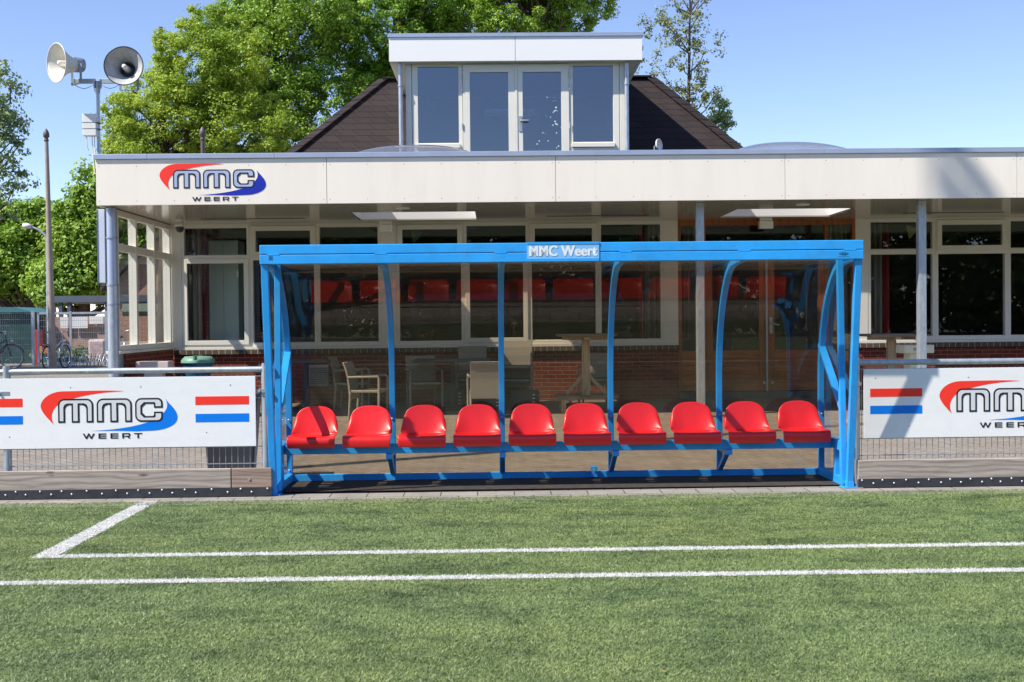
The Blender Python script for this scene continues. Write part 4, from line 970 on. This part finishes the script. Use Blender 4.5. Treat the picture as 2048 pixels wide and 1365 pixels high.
def crate(label, px, y, m_='dark'):
    t_ = thing('bottle_crate', label, 'crate', (XA(px, y), y, gz(y)), 0, 'dark bottle crates under the terrace tables')
    MB().box(-.2, .2, -.15, .15, 0, .02).box(-.2, .2, -.15, -.135, .02, .27).box(-.2, .2, .135, .15, .02, .27).box(-.2, -.185, -.134, .134, .02, .27).box(.185, .2, -.134, .134, .02, .27).build('crate_body', m_, t_, bevel=.004)
    mb = MB()
    for k_ in range(4): mb.box(.10, .14, -.153, -.1505, .06+k_*.05, .075+k_*.05)
    mb.build('label_sticker', 'white', t_)
crate('dark bottle crate under the back of the pale rattan armchair', 978, 17.3); crate('dark bottle crate beside the stacked armchairs', 1050, 17.3); crate('dark bottle crate left of the café table pedestal', 903, 17.7)
def mailbin(label, px, y, top, m_, text=None):
    x = XA(px, y); t_ = thing('collection_bin', label, 'bin', (x, y, gz(y)), .18 if text else 0)
    zt_ = PZ(top, y, px)-gz(y)
    MB().box(-.22, .22, -.13, .13, zt_-.115, zt_).build('lid', m_, t_, bevel=.008)
    MB().box(-.12, .12, -.09, .09, 0, zt_-.117).build('body', m_, t_, bevel=.005)
    if text: textmesh('lettering', text, .11, .045, 'black', t_, Matrix(((1, 0, 0, -.09), (0, 0, 0, -.1315), (0, 1, 0, zt_-.085), (0, 0, 0, 1))), .01, 1.1)
mailbin('cream plastic bottle bin marked PET behind the right fence', 1830, 16.6, 690, 'pet', 'PET')
mailbin('pinkish grey pillar bin beside the glazed screen', 310, 16.4, 723, 'pinkconc')
wb = thing('waste_bin', 'blue waste bin with a pale green lid against the brick wall', 'bin', (XA(397, 17.6), 17.6, gz(17.6)))
zt_ = PZ(712, 17.6, 397)-gz(17.6)
MB().lathe([(.12, 0), (.16, .45), (.21, zt_-.14), (.23, zt_-.10)], (0, 0, 0), (0, 0, 1), 28).build('body', 'binblue', wb)
MB().lathe([(.245, zt_-.10), (.24, zt_-.06), (.19, zt_-.01), (0, zt_)], (0, 0, 0), (0, 0, 1), 28).box(-.012, .012, -.24, .24, zt_-.05, zt_+.006).build('lid', 'bingreen', wb)
gb = thing('wheelie_bin', 'dark grey plastic bin behind the white board left of the dugout', 'bin', (PX(463, 10.75), 10.75, 0), .12)
mb = MB(); a_ = [(-.20, -.18, .0), (.18, -.18, .0), (.18, .18, .0), (-.20, .18, .0)]; b_ = [(-.245, -.235, .76), (.235, -.235, .76), (.235, .235, .76), (-.245, .235, .76)]
mb.add(a_+b_, [(0, 3, 2, 1), (4, 5, 6, 7), (0, 1, 5, 4), (1, 2, 6, 5), (2, 3, 7, 6), (3, 0, 4, 7)]).build('body', 'greybin', gb, bevel=.015)
MB().box(-.25, .25, -.25, .24, .765, .80).tube([(-.2, .27, .79), (.2, .27, .79)], .015, 8).build('lid', 'dark', gb, bevel=.008)

# ------------------------------------------------------------------ left background
GY = .16
def pole_flag(px, ytop, Y, label, lean=0):
    x = PX(px, Y, 740); zt_ = PZ(ytop, Y, px)-GY
    t_ = thing('flagpole', label, 'flagpole', (x, Y, GY), 0, 'brown flagpoles with acorn tops'); t_.rotation_euler = (0, lean, 0)
    MB().tube([(0, 0, 0), (0, 0, 2.2), (0, 0, zt_-.35)], [.105, .085, .052], 18).build('pole', 'concrete' if lean else 'bronze', t_)
    MB().lathe([(.055, zt_-.36), (.075, zt_-.34), (.055, zt_-.31), (.05, zt_-.26), (.08, zt_-.24), (.085, zt_-.17), (.07, zt_-.10), (.03, zt_-.03), (0, zt_)], (0, 0, 0), (0, 0, 1), 18).build('finial', 'bronze', t_)
pole_flag(106, 257, 33.5, 'tall brown flagpole at the left with an acorn top', -.012)
pole_flag(412, 253, 31, 'brown flagpole rising behind the canopy in front of the trees', 0)
sl = thing('street_lamp', 'grey street lamp with a curved arm behind the flagpole', 'street lamp', (PX(98, 37, 700), 37, GY))
zz = PZ(470, 37, 98)-GY
MB().tube([(0, 0, 0), (0, 0, zz-.2), (-.05, 0, zz), (-.25, 0, zz+.16), (-.5, 0, zz+.26)], [.06, .05, .04, .03, .03], 10).build('pole', 'galv', sl)
MB().lathe([(0, 0), (.07, .02), (.09, .15), (.07, .27), (0, .30)], (-.46, 0, zz+.25), (-1, 0, .18), 12).build('lamp_head', 'white', sl)
# mesh fence + gate
def bgmesh(x0, x1, Y, z1, parent, n_h):
    mb = MB(); n = int((x1-x0)/.055)
    for i in range(n+1): xx = x0+(x1-x0)*i/max(1, n); mb.box(xx-.003, xx+.003, Y-.003, Y+.003, .06, z1)
    for k_ in range(n_h): z = .08+(z1-.1)*k_/(n_h-1); mb.box(x0, x1, Y-.012, Y-.005, z-.005, z+.005)
    return mb
FB = 37.0
fa, fb_, fc = PX(-40, FB), PX(68, FB), PX(212, FB); hf = PZ(625, FB, 100)-GY
f1 = thing('mesh_fence', 'galvanised mesh fence in front of the green shed', 'fence', (0, 0, GY))
bgmesh(fa, fb_, FB, hf, f1, 9).build('wire_mesh', 'galv_dull', f1); MB().box(fb_-.07, fb_+.01, FB-.05, FB+.05, 0, hf+.05).build('post', 'galv', f1)
f2 = thing('mesh_gate', 'galvanised mesh double gate behind the white bicycle', 'gate', (0, 0, GY))
ga = PX(76, FB); gm_ = PX(141, FB)
bgmesh(ga, fc, FB, hf-.05, f2, 9).build('wire_mesh', 'galv_dull', f2)
MB().box(ga, fc, FB-.02, FB+.02, hf-.06, hf).box(ga, fc, FB-.02, FB+.02, .05, .10).box(ga-.02, ga+.03, FB-.02, FB+.02, 0, hf).box(gm_-.03, gm_+.03, FB-.03, FB+.03, 0, hf+.02).box(fc-.03, fc+.04, FB-.03, FB+.03, 0, hf+.03).build('frame', 'galv', f2)
f3 = thing('wall_panels', 'white panels hung on the low brick wall behind the gate', 'panels', (0, 0, GY))
YW = 40.5
for a, b_, c0, c1 in ((121, 137, 635, 657), (144, 176, 634, 657), (179, 207, 633, 648)): MB().box(PX(a, YW-.1), PX(b_, YW-.1), YW-.14, YW-.1, PZ(c1, YW-.1, a)-GY, PZ(c0, YW-.1, a)-GY).build('panel', 'white', f3)
tag(MB().box(PX(78, YW), PX(345, YW), YW, YW+.2, 0, PZ(634, YW, 150)).build('garden_wall', 'brick_old'), 'old red brick garden wall behind the gate', 'wall')
shd = thing('shed', 'dark green shed with a gabled roof behind the mesh fence', 'shed', (PX(28, 40), 40.5, GY))
zsh = PZ(625, 39.5, 40)-GY
MB().box(-1.6, .78, -1, 1, 0, zsh).build('body', 'shed', shd); MB().prism([(-1.7, zsh), (.85, zsh), (.25, zsh+.17), (-.5, zsh+.17)], lambda a, b_: (a, -1.15, b_), lambda a, b_: (a, 1.1, b_)).build('roof', 'shedroof', shd)
cp = thing('carport', 'flat roofed dark steel carport behind the gate', 'carport', (0, 0, GY))
CY = 42.; cz1, cz0 = PZ(592, CY, 150)-GY, PZ(605, CY, 150)-GY
MB().box(PX(91, CY), PX(420, CY), CY, CY+4, cz0, cz1).build('roof', 'carport', cp)
for px in (122, 139, 214, 300): x = PX(px, CY+.1); MB().box(x-.06, x+.06, CY+.05, CY+.17, 0, cz0).build('post', 'carport', cp)
tag(MB().box(PX(225, 45), PX(420, 45), 46.2, 46.4, 0, PZ(590, 46, 250)).build('plaster_wall', 'greenwall'), 'pale green rendered wall under the carport roof', 'wall')
hs = thing('brick_house', 'neighbouring brick house with a steep gable behind the glazed screen', 'house', (PX(345, 46.6), 46.6, GY))
g0, g1 = PX(222, 46.6), PX(470, 46.6); cx = hs.location.x; za = PZ(572, 46.6, 222)-GY; zpk = PZ(455, 46.6, 345)-GY
MB().prism([(g0-cx, 0), (g1-cx, 0), (g1-cx, za), (0, zpk), (g0-cx, za)], lambda a, b_: (a, 0, b_), lambda a, b_: (a, 8, b_)).build('wall', 'brick_old', hs)
for s_ in (-1, 1):
    e = (g0 if s_ < 0 else g1)-cx+s_*.3; zz_ = za-.2
    MB().prism([(e, zz_), (0, zpk+.02), (0, zpk+.2), (e, zz_+.2)], lambda a, b_: (a, -.3, b_), lambda a, b_: (a, 8.3, b_)).build('roof', 'tilefar', hs)
h2 = thing('house', 'low brown house end behind the trees at the left edge', 'house', (PX(-40, 60), 60, GY))
MB().box(-6, 1.6, 0, 6, 0, 3.0).build('wall', 'brick_old', h2); MB().prism([(-6.3, 2.9), (2.0, 2.9), (.2, 5.0), (-4.5, 5)], lambda a, b_: (a, -.2, b_), lambda a, b_: (a, 6.2, b_)).build('roof', 'tilefar', h2)
pw = thing('wrapped_pallet', 'pinkish film wrapped pallet of stones behind the gate', 'pallet', (PX(195, 38.2), 38.4, GY))
MB().box(-.27, .27, -.35, .35, .12, PZ(679, 38.2, 195)-GY).build('load', 'wrap', pw, bevel=.07); MB().box(-.3, .3, -.38, .38, 0, .11).build('pallet', 'pine', pw)
tag(MB().box(PX(83, 37.8), PX(106, 37.8), 37.6, 38.0, GY+.35, PZ(693, 37.8, 90)).box(PX(84, 37.8), PX(105, 37.8), 37.65, 37.95, GY, GY+.35, 1).build('plastic_box', ['orangebox', 'bingreen'], bevel=.02), 'orange and green plastic box behind the gate', 'box')
tag(MB().box(PX(71, 38), PX(81, 38), 37.9, 38.2, GY, PZ(660, 38, 75)).build('barrier_panel', 'redbox', bevel=.01), 'faded red barrier panel beside the gate post', 'panel')
def make_bike(label, loc, rz, frame='chrome', tyre='tyre'):
    t_ = thing('bicycle', label, 'bicycle', loc, rz, 'bicycles by the mesh fence'); Rw = .34     # along +x, wheels in xz plane
    for x in (-.52, .54):
        w_ = MB().ring((x, 0, Rw), (0, 1, 0), Rw-.02, .020, 36, 8).build('wheel', tyre, t_)
        MB().ring((x, 0, Rw), (0, 1, 0), Rw-.045, .010, 36, 6).build('rim', 'chrome', w_)
        mb = MB()
        for k_ in range(14): a_ = 2*PI*k_/14; mb.tube([(x, 0, Rw), (x+math.cos(a_)*(Rw-.05), 0, Rw+math.sin(a_)*(Rw-.05))], .002, 4)
        mb.tube([(x, -.05, Rw), (x, .05, Rw)], .022, 10).build('spokes', 'chrome', w_)
        MB().tube([(x+math.cos(a_)*(Rw+.03), 0, Rw+math.sin(a_)*(Rw+.03)) for a_ in [R(d) for d in range(20, 190, 15)]], .016, 6).build('mudguard', frame, t_)
    bb = (0, 0, .29)
    mb = MB(); mb.tube([bb, (-.16, 0, .82)], .017, 8); mb.tube([bb, (.28, 0, .50), (.40, 0, .72)], .022, 8); mb.tube([(-.10, 0, .58), (.38, 0, .82)], .015, 8)
    mb.tube([bb, (-.52, 0, Rw)], .011, 8); mb.tube([(-.13, 0, .72), (-.52, .0, Rw)], .010, 8); mb.tube([(.54, 0, Rw), (.44, 0, .66), (.37, 0, .98)], .017, 8)
    mb.build('frame', frame, t_)
    MB().tube([(.37, 0, .98), (.36, 0, 1.04)], .014, 8).tube([(.20, -.28, 1.06), (.33, -.20, 1.09), (.38, 0, 1.04), (.33, .20, 1.09), (.20, .28, 1.06)], .012, 8).build('handlebar', 'chrome', t_)
    for s_ in (-1, 1): MB().tube([(.20, s_*.28, 1.06), (.08, s_*.30, 1.04)], .018, 8).build('grip', 'tyre', t_)
    MB().lathe([(0, -.03), (.05, -.02), (.085, .0), (.07, .035), (0, .05)], (-.19, 0, .88), (0, 0, 1), 14).bar((-.15, 0, .90), (.03, 0, .90), .05, .03).build('saddle', 'tyre', t_, bevel=.01)
    MB().bar((-.72, 0, .70), (-.28, 0, .70), .10, .012).bar((-.55, .05, .7), (-.52, .05, Rw), .01, .01).bar((-.55, -.05, .7), (-.52, -.05, Rw), .01, .01).build('rear_rack', frame, t_)
    MB().box(-.76, -.73, -.045, .045, .63, .70).build('rear_light', 'redlamp', t_, bevel=.008)
    MB().ring((0, .05, .29), (0, 1, 0), .09, .006, 20, 6).tube([(0, .06, .29), (.12, .08, .18)], .008, 6).tube([(0, -.06, .29), (-.12, -.08, .40)], .008, 6).build('crankset', 'dark', t_)
    MB().bar((-.5, .06, .33), (0, .06, .31), .06, .015).build('chain_guard', 'dark', t_)
    MB().tube([(.52, 0, .80), (.57, 0, .80)], .035, 10).build('front_light', 'chrome', t_)
    return t_
bk1 = make_bike('white and silver bicycle parked at an angle before the mesh gate', (PX(113, 34, 740), 34.0, GY), R(84), 'chrome')
make_bike('black bicycle with brownish tyres, its front wheel at the left edge', (PX(17, 34, 740)-.54, 34.2, GY), R(4), 'dark', 'rose')
make_bike('bicycle with a red rear light mostly hidden by the downpipe', (PX(216, 34, 740)+.30, 34.3, GY), R(96), 'chrome')
def rack(px, label):
    t_ = thing('bicycle_rack', label, 'bicycle rack', (PX(px, 35.5), 35.5, GY), 0, 'low bicycle stands behind the bicycles')
    MB().tube([(-.3, 0, .03), (.3, 0, .03)], .015, 6).build('base_bar', 'galv', t_)
    for k_ in range(3):
        x = -.22+.2*k_; MB().tube([(x, -.1, .03), (x+.10, -.05, .38), (x+.15, .0, .40), (x+.06, .1, .03)], .010, 6).build('hoop', 'galv', t_)
        MB().tube([(x+.04, -.1, .03), (x-.06, -.05, .30), (x-.02, .05, .32), (x+.06, .15, .03)], .010, 6).build('hoop', 'galv', t_)
rack(128, 'low galvanised bicycle stand right beside the white bicycle'); rack(160, 'low galvanised bicycle stand between the bicycle and the wrapped pallet'); rack(182, 'low galvanised bicycle stand in front of the wrapped pallet'); rack(204, 'low galvanised bicycle stand beside the downpipe')

# ------------------------------------------------------------------ trees
def leaf_mesh(name, C, Rr, per, size, mats, seed, flat=.7):
    """leaf quads scattered in clumps: C centres (n,3), Rr radii (n)"""
    rg = np.random.default_rng(seed); n = len(C)
    idx = np.repeat(np.arange(n), per); N = len(idx)
    d = rg.normal(size=(N, 3)); d /= np.linalg.norm(d, axis=1)[:, None]; d[:, 2] *= flat
    rad = rg.uniform(.15, 1, N)**.5
    p = C[idx] + d*(Rr[idx]*rad)[:, None]
    nr = rg.normal(size=(N, 3))*.5 + d*1.1; nr[:, 2] += .45; nr /= np.linalg.norm(nr, axis=1)[:, None]
    t1 = np.cross(nr, rg.normal(size=(N, 3))); t1 /= np.linalg.norm(t1, axis=1)[:, None]; t2 = np.cross(nr, t1)
    s = (size*rg.uniform(.6, 1.35, N))[:, None]
    co = np.empty((N, 4, 3), np.float32)
    co[:, 0] = p - t1*s; co[:, 1] = p - t2*s*.55 ; co[:, 2] = p + t1*s; co[:, 3] = p + t2*s*.55
    me = bpy.data.meshes.new(name); me.vertices.add(N*4); me.loops.add(N*4); me.polygons.add(N)
    me.vertices.foreach_set('co', co.ravel()); me.loops.foreach_set('vertex_index', np.arange(N*4, dtype=np.int32))
    me.polygons.foreach_set('loop_start', np.arange(0, N*4, 4, dtype=np.int32)); me.polygons.foreach_set('loop_total', np.full(N, 4, np.int32))
    me.materials.append(MT[mats]); me.update(calc_edges=True); return me
def make_tree(name, label, x, y, blobs, nclump, per, size, leaf, seed, cr=(.35, .75), trunk_r=.3, base=GY, group=None, shell=.55, th=None):
    """blobs: list of (cx,cz,rx,ry,rz) relative to trunk foot; y offset 0"""
    rg = np.random.default_rng(seed); t_ = thing(name, label, 'tree', (x, y, base), 0, group)
    vol = np.array([b_[2]*b_[3]*b_[4] for b_ in blobs]); pick = rg.choice(len(blobs), nclump, p=vol/vol.sum())
    d = rg.normal(size=(nclump, 3)); d /= np.linalg.norm(d, axis=1)[:, None]
    rr_ = rg.uniform(shell**3, 1, nclump)**(1/3)
    B = np.array([[b_[0], 0, b_[1], b_[2], b_[3], b_[4]] for b_ in blobs])
    C = B[pick][:, [0, 1, 2]] + d*rr_[:, None]*B[pick][:, 3:]
    Rr = rg.uniform(*cr, nclump)
    me = leaf_mesh('crown', C, Rr, per, size, leaf, seed+1); o = bpy.data.objects.new('crown', me); COL.objects.link(o); o.parent = t_
    top = th or max(b_[1] for b_ in blobs)
    mb = MB(); mb.tube([(0, 0, 0), (.1, 0, top*.35), (-.05, .1, top*.7), (0, 0, top)], [trunk_r, trunk_r*.8, trunk_r*.5, trunk_r*.2], 10)
    for k_ in rg.choice(nclump, min(nclump, 46 if nclump > 200 else 26), replace=False):
        e = Vector(C[k_]); hd = math.hypot(e.x, e.y); hz = min(top*.95, max(top*.2, e.z-hd*1.1)); s0 = Vector((0, 0, hz)); md = s0.lerp(e, .5)+Vector((rg.normal()*.12*min(hd, 2), rg.normal()*.12*min(hd, 2), -.12*min(hd, 2)))
        mb.tube([s0, md, e], [trunk_r*.28, trunk_r*.15, .012], 6)
    mb.build('trunk', 'bark', t_)
    return t_
def TX(px, Y): return PX(px, Y)
def TZ(py, Y): return PZ(py, Y)-GY
def blob(px, py, rx, rz, Y, ox, ry=None):   # centre pixel and radii in pixels at depth Y
    s_ = Y/2400; return (TX(px, Y)-ox, TZ(py, Y), rx*s_, (ry or rx)*s_*.8, rz*s_)
G_ = 'broad trees behind the clubhouse'
Y1 = 36; o1 = TX(330, Y1)
make_tree('deciduous_tree', 'lime green broad tree behind the left end of the canopy', o1, Y1, [blob(330, 250, 112, 110, Y1, o1), blob(400, 130, 95, 95, Y1, o1), blob(270, 300, 65, 70, Y1, o1), blob(455, 250, 80, 110, Y1, o1), blob(520, 260, 70, 90, Y1, o1), blob(480, 120, 60, 80, Y1, o1), blob(360, 90, 40, 60, Y1, o1), blob(430, 50, 50, 50, Y1, o1), blob(230, 235, 30, 40, Y1, o1)], 800, 120, .043, 'leaf_lime', 11, (.12, .40), group=G_)
Y2 = 42; o2 = TX(560, Y2)
make_tree('deciduous_tree', 'large mid green tree rising between the lime tree and the roof room', o2, Y2, [blob(540, 120, 140, 130, Y2, o2), blob(600, 20, 150, 100, Y2, o2), blob(490, 250, 110, 110, Y2, o2), blob(640, 220, 130, 110, Y2, o2), blob(500, 60, 85, 60, Y2, o2)], 950, 120, .052, 'leaf', 12, (.16, .5), .4, group=G_)
Y3 = 44; o3 = TX(800, Y3)
make_tree('deciduous_tree', 'dark green tree directly behind the roof room', o3, Y3, [blob(780, 60, 140, 120, Y3, o3), blob(880, -10, 130, 90, Y3, o3), blob(800, 180, 110, 90, Y3, o3)], 750, 115, .056, 'leaf_dark', 13, (.18, .55), .45, group=G_)
Y4 = 43; o4 = TX(1080, Y4)
make_tree('deciduous_tree', 'broad green tree above the right half of the roof room', o4, Y4, [blob(1040, 20, 110, 80, Y4, o4), blob(1150, 10, 92, 62, Y4, o4), blob(1080, -60, 130, 80, Y4, o4)], 650, 115, .052, 'leaf', 14, (.16, .45), .4, group=G_)
Y5 = 33; o5 = TX(1385, Y5)
make_tree('sparse_tree', 'sparse bronze green tree behind the right slope of the hip roof', o5, Y5, [blob(1375, 130, 48, 150, Y5, o5), blob(1350, 60, 60, 70, Y5, o5), blob(1385, 200, 45, 70, Y5, o5), blob(1310, 140, 38, 60, Y5, o5), blob(1410, -10, 30, 60, Y5, o5), blob(1425, 90, 30, 55, Y5, o5), blob(1420, 160, 35, 50, Y5, o5)], 135, 38, .040, 'leaf_brown', 15, (.10, .30), .10, shell=.3)
o5b = TX(1445, Y5)
make_tree('sparse_tree', 'small thin young tree at the foot of the right roof slope', o5b, Y5+1, [blob(1440, 240, 42, 60, Y5, o5b), blob(1455, 215, 20, 35, Y5, o5b), blob(1455, 285, 42, 22, Y5, o5b), blob(1462, 205, 20, 40, Y5, o5b)], 80, 36, .05, 'leaf_grey', 16, (.1, .24), .06, shell=.3)
Y6 = 30; o6 = TX(-20, Y6)
o11 = -19.5; make_tree('deciduous_tree', 'broad tree standing left of the green shed, outside the picture, added for its shade', o11, 32, [(0, 6.2, 3.2, 3.0, 2.4), (1.5, 5.0, 2.2, 2.2, 1.8)], 260, 60, .10, 'leaf', 31, (.3, .8), .25)  # unseen tree, added to throw shade on the shed and mesh fence
make_tree('sparse_tree', 'grey green loose tree at the left edge of the picture', o6, Y6, [blob(-15, 170, 62, 85, Y6, o6), blob(-10, 290, 72, 110, Y6, o6), blob(5, 210, 60, 70, Y6, o6), blob(15, 370, 55, 60, Y6, o6)], 170, 42, .048, 'leaf_grey', 17, (.12, .36), .15, shell=.35)
Y7 = 55; o7 = TX(60, Y7)
make_tree('deciduous_tree', 'dense dark green tree above the green shed', o7, Y7, [blob(30, 500, 110, 85, Y7, o7), blob(80, 440, 60, 45, Y7, o7), blob(-30, 470, 70, 90, Y7, o7)], 520, 80, .11, 'leaf', 18, (.25, .75), .35, group='dense trees beyond the carport')
o8 = TX(165, 50)
o10 = TX(285, 64); make_tree('deciduous_tree', 'dark tree crown rising behind the gable of the brick house', o10, 64, [blob(285, 430, 80, 75, 64, o10), blob(235, 470, 40, 50, 64, o10)], 300, 80, .12, 'leaf', 23, (.3, .8), .3, group='dense trees beyond the carport')
make_tree('deciduous_tree', 'bright green tree above the carport left of the downpipe', o8, 50, [blob(165, 470, 62, 80, 50, o8), blob(200, 540, 60, 55, 50, o8), blob(130, 555, 70, 45, 50, o8), blob(185, 380, 32, 60, 50, o8)], 560, 80, .10, 'leaf', 19, (.25, .65), .3, group='dense trees beyond the carport')
# planting by the wall
pc = np.stack([rng.uniform(TX(85, 39), TX(210, 39), 60), rng.uniform(38.6, 40.2, 60), rng.uniform(.2, .5, 60)], 1)
me = leaf_mesh('ground_cover', pc, rng.uniform(.2, .4, 60), 60, .08, 'ivy', 5); o = bpy.data.objects.new('ground_cover', me); COL.objects.link(o); tag(o, kind='stuff')
# the wood across the pitch, behind the photographer (seen in the glass)
wc = np.stack([rng.uniform(-80, 80, 1700), rng.uniform(-66, -52, 1700), rng.uniform(.5, 12, 1700)], 1)
me = leaf_mesh('woodland', wc, rng.uniform(1.2, 2.6, 1700), 110, .36, 'leaf_wood', 6); o = bpy.data.objects.new('woodland', me); COL.objects.link(o); tag(o, kind='stuff')
